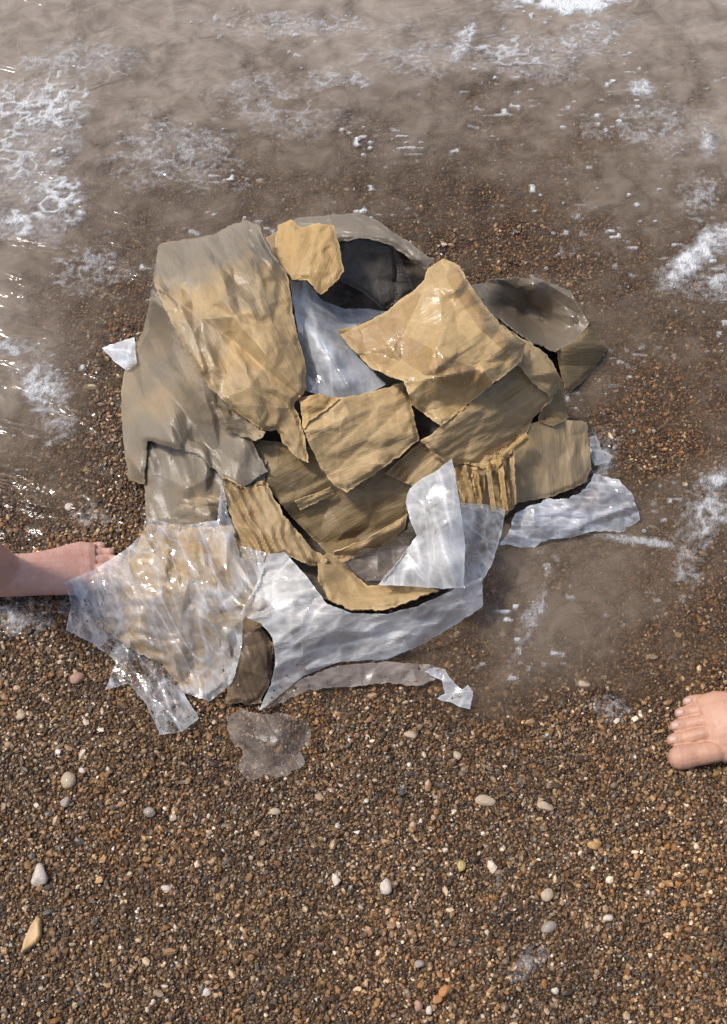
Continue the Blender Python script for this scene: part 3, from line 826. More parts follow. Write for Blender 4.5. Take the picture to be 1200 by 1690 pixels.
# front rim and lump at lower left
sheet('front_rim', [(540, 912, 5), (524, 930, 6.2), (527, 960, 6.8), (542, 990, 6.6), (580, 1006, 6.4), (640, 1006, 6.4), (722, 974, 6.2), (690, 962, 5.2), (650, 963, 4.4), (608, 966, 3.4), (588, 952, 3), (566, 928, 3.6)], mat='card', wave=(22, .004, .9), crumple=((40, .005, 1.4), (18, .002, 1)), seed=35, **B_)
sheet('front_lump', [(243, 866, 5), (226, 900, 5.4), (190, 945, 4.4), (168, 1000, 3.2), (172, 1040, 1.6), (218, 1072, 1.4), (272, 1098, 1.6), (300, 1140, .9), (340, 1150, .7), (372, 1122, 1.2), (392, 1070, 3.2), (425, 1042, 5.2), (470, 985, 6.6), (475, 920, 7), (397, 922, 7), (384, 868, 7.4), (300, 870, 6)],
      [(290, 960, 7.0), (380, 1000, 6.8), (340, 1075, 3.4), (215, 1000, 4.6)], mat='card_lump', wave=(24, .008, .08), ang=1.2, crumple=((56, .014, 2.4), (26, .005, 2)), seed=36, label='crushed tan cardboard lump under the clear film', **B_)

sheet('muddy_flap', [(392, 1048, 5), (430, 1034, 5.4), (450, 1062, 4.6), (448, 1120, 2), (430, 1160, .8), (372, 1162, .8), (378, 1112, 2.4)], [(415, 1080, 5)], mat='card_brown', crumple=((40, .006, 1.5), (18, .003, 1)), ang=1.2, seed=37, torn=2, label='dark muddy lump showing between the plastic sheets', **B_)

# ------------------------------------------------------------------ loose plastic
f11 = sheet('plastic_film', [(250, 470, 0), (262, 404, 0), (350, 392, 0), (404, 368, 0), (436, 402, 0), (470, 455, 0), (400, 470, 0), (330, 520, 0), (380, 660, 0), (420, 730, 0), (430, 785, 0), (360, 850, 0), (248, 860, 0), (244, 800, 0), (212, 780, 0), (204, 680, 0), (212, 610, 0), (240, 545, 0)], mat='film_thin', gap=.0022, crumple=((40, .001, 1),), ang=1.2, seed=50, torn=1)
tag(f11, 'thin clear film clinging to the grey flaps on the left of the box', 'plastic film')
f1 = sheet('plastic_sheet', [(242, 853, 6.2), (232, 884, 6.2), (208, 906, 5.8), (160, 938, 5.2), (106, 960, 4.4), (118, 1000, 2.4), (108, 1040, .9), (150, 1060, 1.4), (192, 1092, 1), (174, 1138, .5), (212, 1128, .8), (240, 1160, .7), (264, 1213, .5), (300, 1208, .7), (329, 1186, .8), (302, 1142, 1.5),
      (345, 1158, 1.2), (384, 1126, 1.6), (398, 1072, 3.4), (402, 1018, 7.4), (430, 960, 8), (440, 912, 8), (396, 900, 8), (378, 850, 8.4), (366, 790, 10), (360, 858, 7.4), (300, 868, 6.6)], [(290, 960, 8.0), (200, 965, 5.6), (250, 1060, 2.6)], mat='film', thick=.0004, gap=.003,
      crumple=((56, .014, 2.0), (22, .007, 2.6), (11, .0022, 1.6)), ang=1.15, seed=40, torn=1.0)
tag(f1, 'clear crumpled plastic film wrapped over the lump at lower left beside the foot', 'plastic film')
f2 = sheet('plastic_sheet', [(442, 914, 8.2), (470, 911, 8.2), (505, 950, 8.2), (540, 996, 8), (580, 1012, 7.8), (640, 1013, 7.8), (690, 1000, 7.6), (720, 986, 7.5), (762, 966, 7), (796, 952, 6.4), (797, 1002, 3.2), (750, 1032, 2.2), (700, 1062, 1.8), (640, 1088, 1.4), (560, 1092, 1.6), (500, 1116, 1.2),
      (440, 1165, .6), (427, 1173, .6), (447, 1130, 1.4), (455, 1090, 3), (450, 1052, 5), (430, 1028, 6.6), (396, 1014, 7.8), (425, 960, 8.4)], [(520, 1050, 5.4), (640, 1050, 4.4)], mat='film_front', thick=.0004, gap=.003,
      crumple=((70, .012, 2.6), (26, .0075, 3.0), (12, .0024, 2)), ang=-.35, seed=41, torn=.8)
tag(f2, 'cloudy plastic sheet stretched over the front rim of the box', 'plastic sheet')
f3 = sheet('plastic_sheet', [(756, 829, 8.5), (800, 832, 8), (834, 841, 7.6), (828, 880, 6.6), (812, 930, 5.6), (797, 958, 5.2), (764, 972, 7.4), (740, 940, 7.8), (748, 880, 8.4)], mat='film', thick=.0005, crumple=((50, .005, 1.5), (20, .002, 1)), ang=1.2, seed=42, torn=.7)
tag(f3, 'see-through grey plastic panel right of the upright frosted piece', 'plastic sheet')
f4 = sheet('plastic_sheet', [(746, 757, 14), (754, 800, 12.8), (760, 840, 11.6), (768, 900, 9.8), (765, 970, 8), (730, 972, 8), (690, 968, 8), (624, 965, 7.4), (660, 922, 8.4), (688, 884, 9.6), (676, 856, 10), (669, 828, 10.4), (676, 806, 11), (694, 791, 12), (722, 776, 13)],
           [(742, 860, 13.0), (700, 940, 9.2), (712, 830, 11.2), (748, 930, 11.0)], mat='film_white', thick=.0006, gap=.004, crumple=((66, .009, 2.4), (26, .0035, 1.8)), ang=1.3, seed=43, torn=.5)
tag(f4, 'frosted white plastic piece standing up in a peak at the front', 'plastic sheet')
f5 = sheet('plastic_sheet', [(826, 897, 1.4), (842, 872, 2.4), (850, 846, 3.8), (880, 834, 3.9), (902, 824, 3.4), (940, 822, 2.8), (968, 806, 2.6), (980, 782, 2.6), (1020, 792, 2.4), (1046, 818, 1.8), (1058, 858, 1.1), (1028, 878, .9), (985, 876, 1.0), (942, 887, 1), (905, 890, 1), (880, 905, 1)],
           [(900, 850, 2.8), (1000, 835, 1.8)], mat='film_blue', thick=.0006, crumple=((46, .013, 2.2), (20, .007, 1.8), (11, .002, 1)), ang=0.05, seed=44, torn=1.6)
tag(f5, 'bluish white plastic strip lying on the wet sand at the right of the box', 'plastic strip')
f6 = sheet('plastic_scrap', [(972, 722, 2.6), (984, 718, 2.6), (992, 742, 1.6), (1014, 752, 1.1), (1004, 764, 1.0), (980, 768, 1.2), (974, 746, 1.9)], mat='film_white', thick=.0006, crumple=((24, .003, 1),), seed=45, torn=1.2)
tag(f6, 'small white plastic scrap above the bluish strip on the right', 'plastic scrap')
f7 = sheet('plastic_scrap', [(168, 574, 1.8), (196, 564, 2.6), (222, 556, 3.6), (226, 600, 3.2), (210, 612, 1.6), (188, 596, 1.4)], mat='film_blue', thick=.0006, crumple=((40, .002, 1),), seed=46, torn=.6)
tag(f7, 'pale pointed plastic scrap sticking out at the left of the box', 'plastic scrap')
f8 = sheet('plastic_sheet', [(428, 1174, .9), (452, 1150, 1), (500, 1120, 1.3), (560, 1098, 1.6), (640, 1092, 1.4), (716, 1098, 1.2), (724, 1118, 1), (690, 1132, .9), (640, 1128, .9), (560, 1134, .8), (505, 1140, .8), (470, 1158, .8)], mat='film_mud', thick=.0004, crumple=((44, .004, 2), (18, .002, 1)), ang=-.2, seed=47, torn=1.6)
tag(f8, 'silty clear plastic strip along the bottom edge of the front sheet', 'plastic strip')
f9 = sheet('plastic_scrap', [(700, 1108, 1.4), (716, 1101, 1.6), (734, 1106, 1.8), (748, 1126, 1.4), (762, 1138, 1.6), (772, 1130, 1.8), (781, 1142, 1.6), (776, 1170, 1.0), (760, 1166, .9), (742, 1158, 1.2), (722, 1154, .8), (734, 1144, 1.0), (730, 1124, 1.4), (716, 1116, 1.2)], mat='film_blue', thick=.0006, crumple=((22, .003, 1),), seed=48, torn=1.2)
tag(f9, 'twisted white plastic shred shaped like a hook below the front sheet', 'plastic scrap')
f13 = sheet('plastic_scrap', [(372, 1184, 1.2), (398, 1170, 1.6), (430, 1178, 2.4), (474, 1176, 2.2), (508, 1190, 1.6), (516, 1222, 1.0), (496, 1236, 1.6), (504, 1262, .8), (470, 1282, .8), (436, 1278, 1.2), (412, 1290, .7), (394, 1268, .8), (400, 1240, 1.8), (380, 1218, 1.4)], [(440, 1225, 3.4), (480, 1212, 2.6)], mat='film_silt', crumple=((36, .011, 1.8), (18, .006, 1.4)), ang=.9, seed=52, torn=2.4)  # a blurred smear, built here as a crumpled scrap
tag(f13, 'greyish brown translucent smear built as a plastic scrap on the gravel just below the pile', 'plastic scrap')
f10 = sheet('plastic_scrap', [(562, 930, 1.8), (600, 906, 2), (650, 902, 2.2), (676, 900, 2.4), (655, 930, 2), (634, 958, 1.8), (604, 958, 1.6)], mat='film_mud', thick=.0005, crumple=((40, .006, 1), (18, .002, 1)), seed=49, torn=1)
tag(f10, 'muddy grey plastic lying inside the front hollow of the box', 'plastic scrap')


# ------------------------------------------------------------------ bare feet
def skin_material(name, base, red):
    m, N, L, out = new_mat(name)
    tc = N('ShaderNodeTexCoord'); ob = tc.outputs['Object']
    n1 = noise(N, L, ob, 28.0, 4, 0.6)
    n2 = noise(N, L, ob, 420.0, 3, 0.6)
    n3 = noise(N, L, ob, 150.0, 3, 0.6)
    c = mix_c(N, L, ramp(N, L, n1.outputs[0], [(0.35, (0, 0, 0)), (0.7, (1, 1, 1))]), base, red)
    c = mix_c(N, L, ramp(N, L, n3.outputs[0], [(0.55, (0, 0, 0)), (0.8, (.45, .45, .45))]), c, tuple(x * .62 for x in red))
    bs = N('ShaderNodeBsdfPrincipled', Roughness=0.55); L(c, bs.inputs['Base Color'])
    bs.inputs['Subsurface Weight'].default_value = 0.08
    bs.inputs['Subsurface Radius'].default_value = (0.008, 0.003, 0.0015)
    bs.inputs['Coat Weight'].default_value = 0.04; bs.inputs['Coat Roughness'].default_value = 0.3
    b = N('ShaderNodeBump', Strength=0.35, Distance=0.0012); L(n3.outputs[0], b.inputs['Height'])
    b2 = N('ShaderNodeBump', Strength=0.25, Distance=0.0006); L(n2.outputs[0], b2.inputs['Height']); L(b.outputs[0], b2.inputs['Normal'])
    mt = N('ShaderNodeMapping'); mt.inputs['Scale'].default_value = (9, 55, 9); L(ob, mt.inputs['Vector'])
    nt_ = noise(N, L, mt.outputs[0], 1.0, 2, 0.5, 0.3)               # tendons and veins along the foot
    b3 = N('ShaderNodeBump', Strength=0.5, Distance=0.006); L(nt_.outputs[0], b3.inputs['Height']); L(b2.outputs[0], b3.inputs['Normal'])
    mk = N('ShaderNodeMapping'); mk.inputs['Scale'].default_value = (330, 60, 60); L(ob, mk.inputs['Vector'])
    nk = noise(N, L, mk.outputs[0], 1.0, 2, 0.5, 0.4)                # skin creases across
    b4 = N('ShaderNodeBump', Strength=0.3, Distance=0.0015); L(nk.outputs[0], b4.inputs['Height']); L(b3.outputs[0], b4.inputs['Normal'])
    L(b4.outputs[0], bs.inputs['Normal'])
    L(bs.outputs[0], out.inputs[0])
    return m


def loft(sections, V, F, seg=20):
    """sections: (centre, side vector, up vector) ellipse rings, capped"""
    base = len(V)
    for c, s, u in sections:
        for k in range(seg):
            a = 2 * math.pi * k / seg
            V.append(Vector(c) + Vector(s) * math.cos(a) + Vector(u) * math.sin(a))
    ns = len(sections)
    for i in range(ns - 1):
        for k in range(seg):
            F.append((base + i * seg + k, base + i * seg + (k + 1) % seg, base + (i + 1) * seg + (k + 1) % seg, base + (i + 1) * seg + k))
    F.append(tuple(base + k for k in reversed(range(seg))))
    F.append(tuple(base + (ns - 1) * seg + k for k in range(seg)))


# toes: root x, y, tip x, y, radius, height of the knuckle (local: x forward, y towards the big toe, z up; metres)
TOES = [((.170, .024), (.250, .0280), .0145, .0180), ((.172, .0010), (.2465, .0042), .0088, .0190), ((.166, -.0150), (.2390, -.0135), .0083, .0175), ((.158, -.0305), (.2295, -.0295), .0079, .0160), ((.146, -.0445), (.2160, -.0438), .0075, .0140)]


def make_foot(name, mirror, mat, nail_mat, leg=0.34):
    V, F = [], []
    bodysec = [(.004, 0, .012, .030, .022), (.016, 0, .024, .045, .028), (.045, 0, .031, .052, .040), (.075, .001, .031, .046, .047), (.105, .001, .033, .037, .040), (.135, .000, .038, .030, .034), (.160, -.003, .0435, .0235, .0275), (.180, -.006, .0455, .0185, .021), (.194, -.006, .042, .0160, .0165), (.202, -.006, .038, .0135, .012)]
    loft([((x, y, zc), (0, w, 0), (-.15 * h, 0, h)) for x, y, w, zc, h in bodysec], V, F, 26)
    # shank
    loft([((.055, 0, .045), (0, .030, 0), (.048, 0, 0)), ((.052, 0, .085), (0, .031, 0), (.039, 0, .004)), ((.050, 0, .115), (0, .031, 0), (.036, 0, 0)), ((.046, 0, .16), (0, .031, 0), (.036, 0, 0)), ((.040, 0, .22), (0, .039, 0), (.043, 0, 0)), ((.036, 0, .28), (0, .048, 0), (.052, 0, 0)), ((.034, 0, leg), (0, .053, 0), (.058, 0, 0))], V, F, 26)
    for (rx, ry), (tx, ty), r, kz in TOES:
        prof = [(0.0, .55, kz - .004), (.15, .80, kz - .001), (.30, .92, kz + .001), (.46, .97, kz), (.6, .95, kz - .003), (.75, 1.06, r * .98), (.88, 1.03, r * .90), (.96, .78, r * .82), (1.0, .36, r * .76)]
        dx, dy = tx - rx, ty - ry
        ln = math.hypot(dx, dy)
        sx, sy = -dy / ln, dx / ln
        secs = []
        for t, k, zc in prof:
            rr = r * k
            secs.append(((rx + dx * t, ry + dy * t, zc), (sx * rr, sy * rr, 0), (0, 0, rr * (.92 if t < .7 else .86))))
        loft(secs, V, F, 16)
    sgn = -1 if mirror else 1
    vs = [(v.x, v.y * sgn, v.z) for v in V]
    fs = [tuple(reversed(f)) for f in F] if mirror else F
    o = mesh_obj(name, vs, [list(f) for f in fs], mat)
    rm = o.modifiers.new('remesh', 'REMESH'); rm.mode = 'VOXEL'; rm.voxel_size = 0.0012; rm.use_smooth_shade = True
    sm = o.modifiers.new('smooth', 'SMOOTH'); sm.factor = 0.5; sm.iterations = 4
    nails = []
    for (rx, ry), (tx, ty), r, kz in TOES:
        nv, nf = [], []
        dx, dy = tx - rx, ty - ry
        ln = math.hypot(dx, dy); fx, fy = dx / ln, dy / ln
        nl, nw = r * 1.15, r * .68
        na, nb = 7, 7
        for i in range(na):
            for j in range(nb):
                u = i / (na - 1); v = j / (nb - 1) * 2 - 1
                wv_ = nw * (0.86 + .14 * math.sin(math.pi * min(1, u * 1.1))) * (1 if 0 < i else .8)
                lx = tx - fx * r * (1.30 - u * 1.22) ; ly = ty - fy * r * (1.30 - u * 1.22)
                ex = (1 - .10 * v * v) if u > .8 else 1
                zc = r * .93 + r * .86 - r * .36 * v * v - r * .44 * u * u + .0004
                nv.append((lx - fy * wv_ * v, (ly + fx * wv_ * v) * 1.0, zc))
        nv = [(x, y * sgn, z) for x, y, z in nv]
        nf = [[i * nb + j, (i + 1) * nb + j, (i + 1) * nb + j + 1, i * nb + j + 1] for i in range(na - 1) for j in range(nb - 1)]
        if mirror: nf = [f[::-1] for f in nf]
        no = mesh_obj('toenail', nv, nf, nail_mat, parent=o)
        s2 = no.modifiers.new('thickness', 'SOLIDIFY'); s2.thickness = .0009; s2.offset = -1
        nails.append(no)
    return o


def nail_material():
    m, N, L, out = new_mat('toenail')
    bs = N('ShaderNodeBsdfPrincipled', Roughness=0.4)
    bs.inputs['Base Color'].default_value = (0.52, 0.32, 0.25, 1)
    bs.inputs['Coat Weight'].default_value = 0.1
    tc = N('ShaderNodeTexCoord'); n1 = noise(N, L, tc.outputs['Object'], 220, 2)
    b = N('ShaderNodeBump', Strength=0.1, Distance=0.001); L(n1.outputs[0], b.inputs['Height']); L(b.outputs[0], bs.inputs['Normal'])
    L(bs.outputs[0], out.inputs[0])
    return m


M['nail'] = nail_material()
M['skin'] = skin_material('skin', (0.52, 0.30, 0.20), (0.45, 0.225, 0.15))
M['skin_pink'] = skin_material('pink_skin', (0.62, 0.37, 0.295), (0.55, 0.28, 0.215))


def place_foot(o, tip_local, px, py, z, ang, s=1.0):
    a = P(px, py, z)
    o.scale = (s, s, s)
    o.rotation_euler = (0, 0, ang)
    off = Matrix.Rotation(ang, 3, 'Z') @ (Vector(tip_local) * s)
    o.location = (a[0] - off.x, a[1] - off.y, a[2] - off.z)


# right edge: toes point left, big toe nearest the camera  (right foot: big toe on its left side = local +y)
fr_ = make_foot('person', False, M['skin'], M['nail'])
place_foot(fr_, (.250, .027, .011), 1104, 1252, 0.012, R(180 + 5), 1.0)
tag(fr_, 'bare foot with toes pointing left at the right edge of the beach', 'person')
fl_ = make_foot('person', True, M['skin_pink'], M['nail'])
place_foot(fl_, (.210, -.040 * -1, .012), 168, 902, 0.013, R(11), 0.83)
tag(fl_, 'pinkish bare foot coming in from the left edge with toes under the clear film', 'person')


# ------------------------------------------------------------------ single pebbles
def pebble_material(name, base, spot, rough=0.45):
    m, N, L, out = new_mat(name)
    tc = N('ShaderNodeTexCoord'); ob = tc.outputs['Object']
    n1 = noise(N, L, ob, 1.3, 4, 0.6); n2 = noise(N, L, ob, 7.0, 4, 0.6)
    c = mix_c(N, L, ramp(N, L, n1.outputs[0], [(0.4, (0, 0, 0)), (0.7, (1, 1, 1))]), base, spot)
    c = mix_c(N, L, ramp(N, L, n2.outputs[0], [(0.58, (0, 0, 0)), (0.75, (.6, .6, .6))]), c, tuple(x * .6 for x in spot))
    bs = N('ShaderNodeBsdfPrincipled', Roughness=rough); L(c, bs.inputs['Base Color'])
    bs.inputs['Coat Weight'].default_value = 0.25
    b = N('ShaderNodeBump', Strength=0.3, Distance=0.15); L(n2.outputs[0], b.inputs['Height']); L(b.outputs[0], bs.inputs['Normal'])
    L(bs.outputs[0], out.inputs[0])
    return m


PM = {'white': pebble_material('white_stone', (0.60, 0.52, 0.44), (0.50, 0.41, 0.34)), 'cream': pebble_material('cream_stone', (0.46, 0.35, 0.235), (0.37, 0.275, 0.18)), 'ochre': pebble_material('ochre_stone', (0.52, 0.31, 0.12), (0.45, 0.25, 0.09)),
      'orange': pebble_material('orange_stone', (0.44, 0.20, 0.06), (0.36, 0.15, 0.05)), 'grey': pebble_material('grey_stone', (0.34, 0.28, 0.23), (0.26, 0.21, 0.17)), 'yellow': pebble_material('yellow_stone', (0.46, 0.36, 0.13), (0.38, 0.28, 0.1)),
      'pink': pebble_material('pink_stone', (0.42, 0.24, 0.17), (0.34, 0.19, 0.13))}
PEB = [  # px, py, half width px, half height px, kind, label
    (66, 1446, 20, 21, 'white', 'largest white pebble near the left edge of the gravel'),
    (114, 1288, 16, 16, 'cream', 'cream pebble with a tiny white one at its upper right'),
    (137, 1272, 8, 7, 'white', 'tiny white pebble touching the upper right of a cream pebble'),
    (109, 1324, 10, 10, 'grey', 'greyish round pebble just below the cream pebble at left'),
    (638, 1464, 13, 14, 'white', 'round pale pebble in the middle of the lower gravel'),
    (903, 1477, 12, 15, 'cream', 'upright oval cream pebble in the lower right gravel'),
    (905, 1531, 14, 11, 'grey', 'wide grey pebble below the upright cream pebble'),
    (275, 1466, 9, 8, 'white', 'small white pebble some way right of the largest white pebble'),
    (247, 1341, 12, 10, 'grey', 'flat grey pebble in the upper left gravel'),
    (287, 1350, 8, 8, 'cream', 'small cream pebble right of the flat grey pebble'),
    (453, 1340, 10, 8, 'cream', 'small cream pebble below the translucent smear'),
    (761, 1430, 10, 11, 'yellow', 'yellowish pebble in the middle right gravel'),
    (802, 1322, 18, 11, 'cream', 'long cream pebble below the white plastic shred'),
    (900, 1331, 13, 9, 'cream', 'flat oval cream pebble level with the foot'),
    (978, 1396, 13, 9, 'ochre', 'flat ochre pebble below the bare foot at right'),
    (735, 1636, 13, 12, 'orange', 'round orange pebble near the bottom edge'),
    (722, 1650, 9, 8, 'orange', 'small orange pebble at the lower left of the round orange one'),
    (692, 1592, 11, 10, 'grey', 'grey pebble above the orange pebbles'),
    (916, 1635, 9, 9, 'white', 'small white pebble near the bottom right'),
    (342, 1638, 9, 9, 'white', 'small white pebble near the bottom edge at left'),
    (1003, 1516, 10, 8, 'white', 'small whitish pebble in the right gravel'),
    (708, 1668, 7, 9, 'white', 'bright white pebble at the bottom edge'),
    (690, 1660, 10, 11, 'pink', 'reddish pebble beside the bright white one at the bottom edge'),
    (164, 1453, 9, 9, 'ochre', 'small ochre pebble right of the largest white pebble'),
    (128, 1120, 13, 12, 'pink', 'reddish pebble beside the clear film at lower left'),
    (35, 1180, 10, 12, 'cream', 'slanted cream pebble at the left edge below the foot'),
    (678, 1214, 14, 9, 'cream', 'wide cream pebble just below the silty plastic strip'),
    (755, 1247, 8, 9, 'cream', 'cream pebble below the hook shaped plastic shred'),
    (962, 1129, 13, 9, 'cream', 'pale pebble in the shallow water left of the foot at right'),
    (1075, 1085, 14, 6, 'cream', 'long thin cream pebble above the foot at right'),
    (115, 838, 9, 8, 'white', 'white pebble above the foot at left'),
    (150, 640, 14, 7, 'cream', 'pale long pebble by the pointed plastic scrap'),
]
for i, (px, py, rx, ry, kind, lab) in enumerate(PEB):
    me = blob_mesh('pebble', 300 + i, 3, 0.3, 1.0)
    me.materials.append(PM[kind])
    o = bpy.data.objects.new('pebble', me)
    COL.objects.link(o)
    g = P(px, py, 0.0)
    zt = -float(depth(g[0], g[1]))
    g = P(px, py, zt)
    e = P(px + 1, py, zt)
    mpp = e[0] - g[0]                              # metres per pixel there
    sx, sy = rx * mpp * .9, ry * mpp * .97
    sz = 0.62 * min(sx, sy)
    o.scale = (sx, sy, sz)
    o.rotation_euler = (random.uniform(-.15, .15), random.uniform(-.15, .15), random.uniform(-.5, .5))
    o.location = (g[0], g[1], zt + sz * 0.22 + 0.001)
    tag(o, lab, 'pebble', 'loose pebbles on the gravel')


def shard(name, pts, top, mat):
    """flat broken stone: outline in photo pixels extruded with a bevelled top"""
    g = P(*pts[0], 0.0); zt = -float(depth(g[0], g[1])) + 0.002
    ring = P([p[0] for p in pts], [p[1] for p in pts], zt)
    c = ring.mean(0)
    k = len(pts)
    V = np.concatenate([ring - [0, 0, .006], ring + [0, 0, top * .55], c + (ring - c) * .8 + [0, 0, top], [c + [0, 0, top * 1.05]]])
    F = []
    for l in (0, 1):
        F += [[l * k + i, l * k + (i + 1) % k, (l + 1) * k + (i + 1) % k, (l + 1) * k + i][::-1] for i in range(k)]
    F += [[2 * k + i, 2 * k + (i + 1) % k, 3 * k][::-1] for i in range(k)]
    o = mesh_obj(name, V, F, mat, smooth=False)
    b = o.modifiers.new('bevel', 'BEVEL'); b.width = .0012; b.segments = 2
    return o


PM['tile'] = pebble_material('tan_shard', (0.56, 0.36, 0.16), (0.48, 0.30, 0.13), .5)
PM['tile'].node_tree.nodes  # keep
s1 = shard('stone_shard', [(35, 1575), (40, 1553), (53, 1525), (62, 1513), (68, 1516), (68, 1545), (62, 1556), (48, 1566)], .006, PM['tile'])
tag(s1, 'pointed tan stone shard at the left edge of the gravel', 'stone shard')


# ------------------------------------------------------------------ foam
def foam_material():
    m, N, L, out = new_mat('sea_foam')
    tc = N('ShaderNodeTexCoord'); ob = tc.outputs['Object']
    v = N('ShaderNodeTexVoronoi', Scale=330.0); L(ob, v.inputs['Vector'])
    n1 = noise(N, L, ob, 120.0, 3, 0.6)
    th = N('ShaderNodeAttribute', attribute_name='thick').outputs['Fac']
    df = N('ShaderNodeBsdfPrincipled', Roughness=0.35); df.inputs['Base Color'].default_value = (0.80, 0.81, 0.82, 1)
    df.inputs['Subsurface Weight'].default_value = 0.0
    b = N('ShaderNodeBump', Strength=0.8, Distance=0.003); b.invert = True; L(v.outputs['Distance'], b.inputs['Height']); L(b.outputs[0], df.inputs['Normal'])
    tr = N('ShaderNodeBsdfTransparent')
    a = math_n(N, L, 'ADD', math_n(N, L, 'MULTIPLY', th, 0.95), math_n(N, L, 'MULTIPLY', math_n(N, L, 'SUBTRACT', n1.outputs[0], 0.5), 0.8), True)
    ms = N('ShaderNodeMixShader'); L(a, ms.inputs[0]); L(tr.outputs[0], ms.inputs[1]); L(df.outputs[0], ms.inputs[2])
    L(ms.outputs[0], out.inputs[0])
    return m


FOAM = [  # cx, cy, rx, ry, angle deg, strength, lace
    (945, 2, 85, 24, 0, 1.5, 0), (765, 68, 14, 40, 30, .8, .6), (850, 88, 85, 42, 10, .62, 1), (960, 66, 60, 30, -20, .7, 1), (1058, 146, 22, 16, 0, .8, .5), (1168, 235, 18, 34, 0, .6, .5),
    (60, 190, 95, 60, -20, .9, 1), (30, 260, 70, 70, -30, .7, 1), (85, 330, 55, 60, 40, .95, .9), (25, 370, 40, 26, 0, .9, .7), (15, 160, 40, 30, 0, .6, 1), (30, 575, 40, 14, 5, .6, .7), (75, 640, 34, 52, -25, .75, .8), (95, 690, 30, 30, 0, .5, 1),
    (1145, 425, 62, 22, -48, 1.05, .5), (1185, 395, 40, 20, -25, .9, .6), (1185, 465, 36, 26, -20, .75, 1), (1160, 320, 26, 44, 15, .4, 1), (1165, 850, 60, 40, -45, .62, .9), (1185, 792, 34, 14, -20, .8, .7), (1062, 893, 55, 8, 8, .7, .4),
    (35, 1012, 58, 34, 0, .72, .9), (120, 100, 110, 34, 0, .42, 1), (560, 130, 60, 24, 0, .45, 1), (290, 250, 120, 60, 0, .36, 1), (450, 170, 110, 50, 10, .3, 1), (680, 90, 110, 40, 0, .3, 1), (1080, 210, 90, 40, 0, .3, 1), (150, 440, 60, 50, 0, .32, 1), (500, 40, 160, 24, 0, .3, 1), (990, 760, 26, 34, 20, .5, 1), (150, 850, 40, 18, 0, .5, 1), (880, 1015, 16, 60, 25, .38, .8), (1130, 940, 30, 50, 0, .35, 1), (860, 1600, 34, 16, -30, .35, 1), (1010, 1170, 30, 22, 0, .35, 1)]
FX, FY = np.meshgrid(np.arange(-.92, .92, .0026), np.arange(-.75, 1.18, .0026))
fx_, fy_ = FX.ravel(), FY.ravel()
fpx, fpy = pix(fx_, fy_, 0.001)
th = np.zeros(len(fx_))
lace = np.abs(fbm(fx_ * 38 + 2 * fbm(fx_ * 12, fy_ * 12, 3, 2), fy_ * 46, 51, 3) - 0.5) * 2            # thin walls between holes
lace = 1 - sstep(0.0, 0.30, lace)
clump = fbm(fx_ * 45, fy_ * 60, 61, 4)
clump2 = fbm(fx_ * 16, fy_ * 24, 66, 4)
for cx, cy, rx, ry, an, stg, lc in FOAM:
    a = R(an); u = (fpx - cx) * math.cos(a) + (fpy - cy) * math.sin(a); v = -(fpx - cx) * math.sin(a) + (fpy - cy) * math.cos(a)
    e = np.sqrt((u / rx) ** 2 + (v / ry) ** 2)
    body = sstep(1.15, 0.35, e + (clump - .5) * 1.1)
    patt = (1 - lc) * 1.0 + lc * np.maximum(lace * 0.9, sstep(.55, .75, clump) * .9)
    th = np.maximum(th, body * stg * patt)
    th = np.maximum(th, sstep(1.5, .2, e + (clump2 - .5) * 2.2) * stg * .20)
spk = sstep(.78, .90, vnoise(fx_ * 85, fy_ * 150, 71)) * sstep(.40, .75, vnoise(fx_ * 9, fy_ * 12, 72)) * .8 * sstep(.45, .8, vnoise(fx_ * 33, fy_ * 33, 77))  # pale flecks: foam bits, and small water glints painted as foam
wd_ = depth(fx_, fy_)
th = np.maximum(th, spk * (wd_ > .006))
th = np.where(th > .03, th, 0)
zf = np.maximum(0.0009, -wd_ + .003) + 0.0035 * np.clip(th, 0, 1.4) * (0.55 + .9 * clump)
zf = np.where(th > 0, zf, np.maximum(.0004, -wd_ + .001))
fv, ff, fth = compact(np.stack([fx_, fy_, zf], -1), grid_faces(FX.shape[1], FX.shape[0], th > 0.03), th)
foam = mesh_obj('sea_foam', fv, ff, foam_material(), attrs={'thick': np.clip(fth, 0, 1)})
tag(foam, 'white lacy sea foam drifting in patches on the shallow water, with painted glint flecks', 'foam', kind='stuff')

# loose bubbles round the foam and over the water
sel = rng.choice(len(fx_), 60000, replace=False)
pb = 0.004 + 0.5 * np.clip(th[sel], 0, .6) + 0.02 * sstep(.5, .8, vnoise(fx_[sel] * 8, fy_[sel] * 8, 91))
keep = (rng.random(len(sel)) < pb) & (wd_[sel] > .0015)
sel = sel[keep]
br = np.clip(np.exp(rng.normal(math.log(.0014), .45, len(sel))), .0006, .0042)
bub = [blob_mesh('bubble_shape_%d' % i, 80 + i, 2, 0.05, 0.8) for i in range(3)]


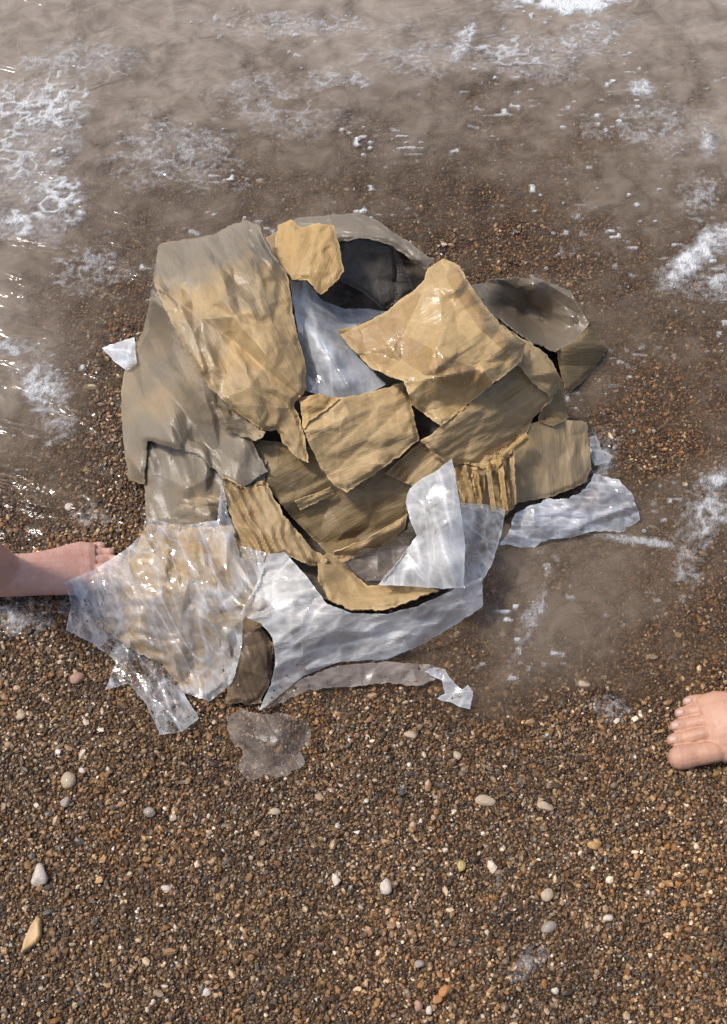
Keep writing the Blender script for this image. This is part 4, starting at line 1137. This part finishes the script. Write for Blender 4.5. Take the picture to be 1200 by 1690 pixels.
def bubble_material():
    m, N, L, out = new_mat('bubble')
    tr = N('ShaderNodeBsdfTransparent')
    gl = N('ShaderNodeBsdfPrincipled', Roughness=0.08); gl.inputs['Base Color'].default_value = (.75, .76, .76, 1)
    lw = N('ShaderNodeLayerWeight', Blend=0.45)
    f = math_n(N, L, 'ADD', math_n(N, L, 'MULTIPLY', lw.outputs['Facing'], .7), .18, True)
    ms = N('ShaderNodeMixShader'); L(f, ms.inputs[0]); L(tr.outputs[0], ms.inputs[1]); L(gl.outputs[0], ms.inputs[2])
    L(ms.outputs[0], out.inputs[0])
    return m


bm_ = bubble_material()
for me in bub: me.materials.append(bm_)
nb_ = len(sel)
bubbles = instancer('foam_bubbles', np.stack([fx_[sel], fy_[sel], zf[sel] + br * .2], -1), np.repeat(br[:, None], 3, 1), np.zeros((nb_, 3)), rng.integers(0, 3, nb_), np.ones((nb_, 3)), bub)
tag(bubbles, 'small clear bubbles floating on the shallow water', 'bubbles', kind='stuff')

# sand stuck to the wet film and card near the ground
nk_ = 4200
kx = rng.uniform(105, 1060, nk_); ky = rng.uniform(560, 1212, nk_)
gi_ = np.round((kx - OX) / STEP).astype(int); gj_ = np.round((ky - OY) / STEP).astype(int)
kz = ZB[gj_, gi_]
slope = np.abs(ZB[gj_, gi_ + 2] - ZB[gj_, gi_ - 2]) + np.abs(ZB[gj_ + 2, gi_] - ZB[gj_ - 2, gi_])
g_ = P(kx, ky, 0.0)
base_z = -depth(g_[:, 0], g_[:, 1]) + .0035
low = np.exp(-np.clip(kz - base_z, 0, 1) / .022) * sstep(.35, .7, fbm(kx / 40, ky / 40, 95, 3)) * (kz < base_z + .03)
kk = (kz > base_z + .0015) & (slope < .02) & (rng.random(nk_) < low)
kx, ky, kz = kx[kk], ky[kk], kz[kk]
nk_ = len(kx)
kr = np.clip(np.exp(rng.normal(math.log(.0012), .35, nk_)), .0006, .003)
kp = P(kx, ky, kz + kr * .3)
grit = instancer('sand_grit', kp, np.stack([kr * 1.2, kr, kr], -1), np.stack([np.zeros(nk_), np.zeros(nk_), rng.uniform(0, 6.28, nk_)], -1), rng.integers(0, 10, nk_), PAL[rng.choice(len(PAL), nk_, p=pw / pw.sum())], gm)
tag(grit, 'sand grains stuck to the wet film and cardboard near the ground', 'sand', kind='stuff')
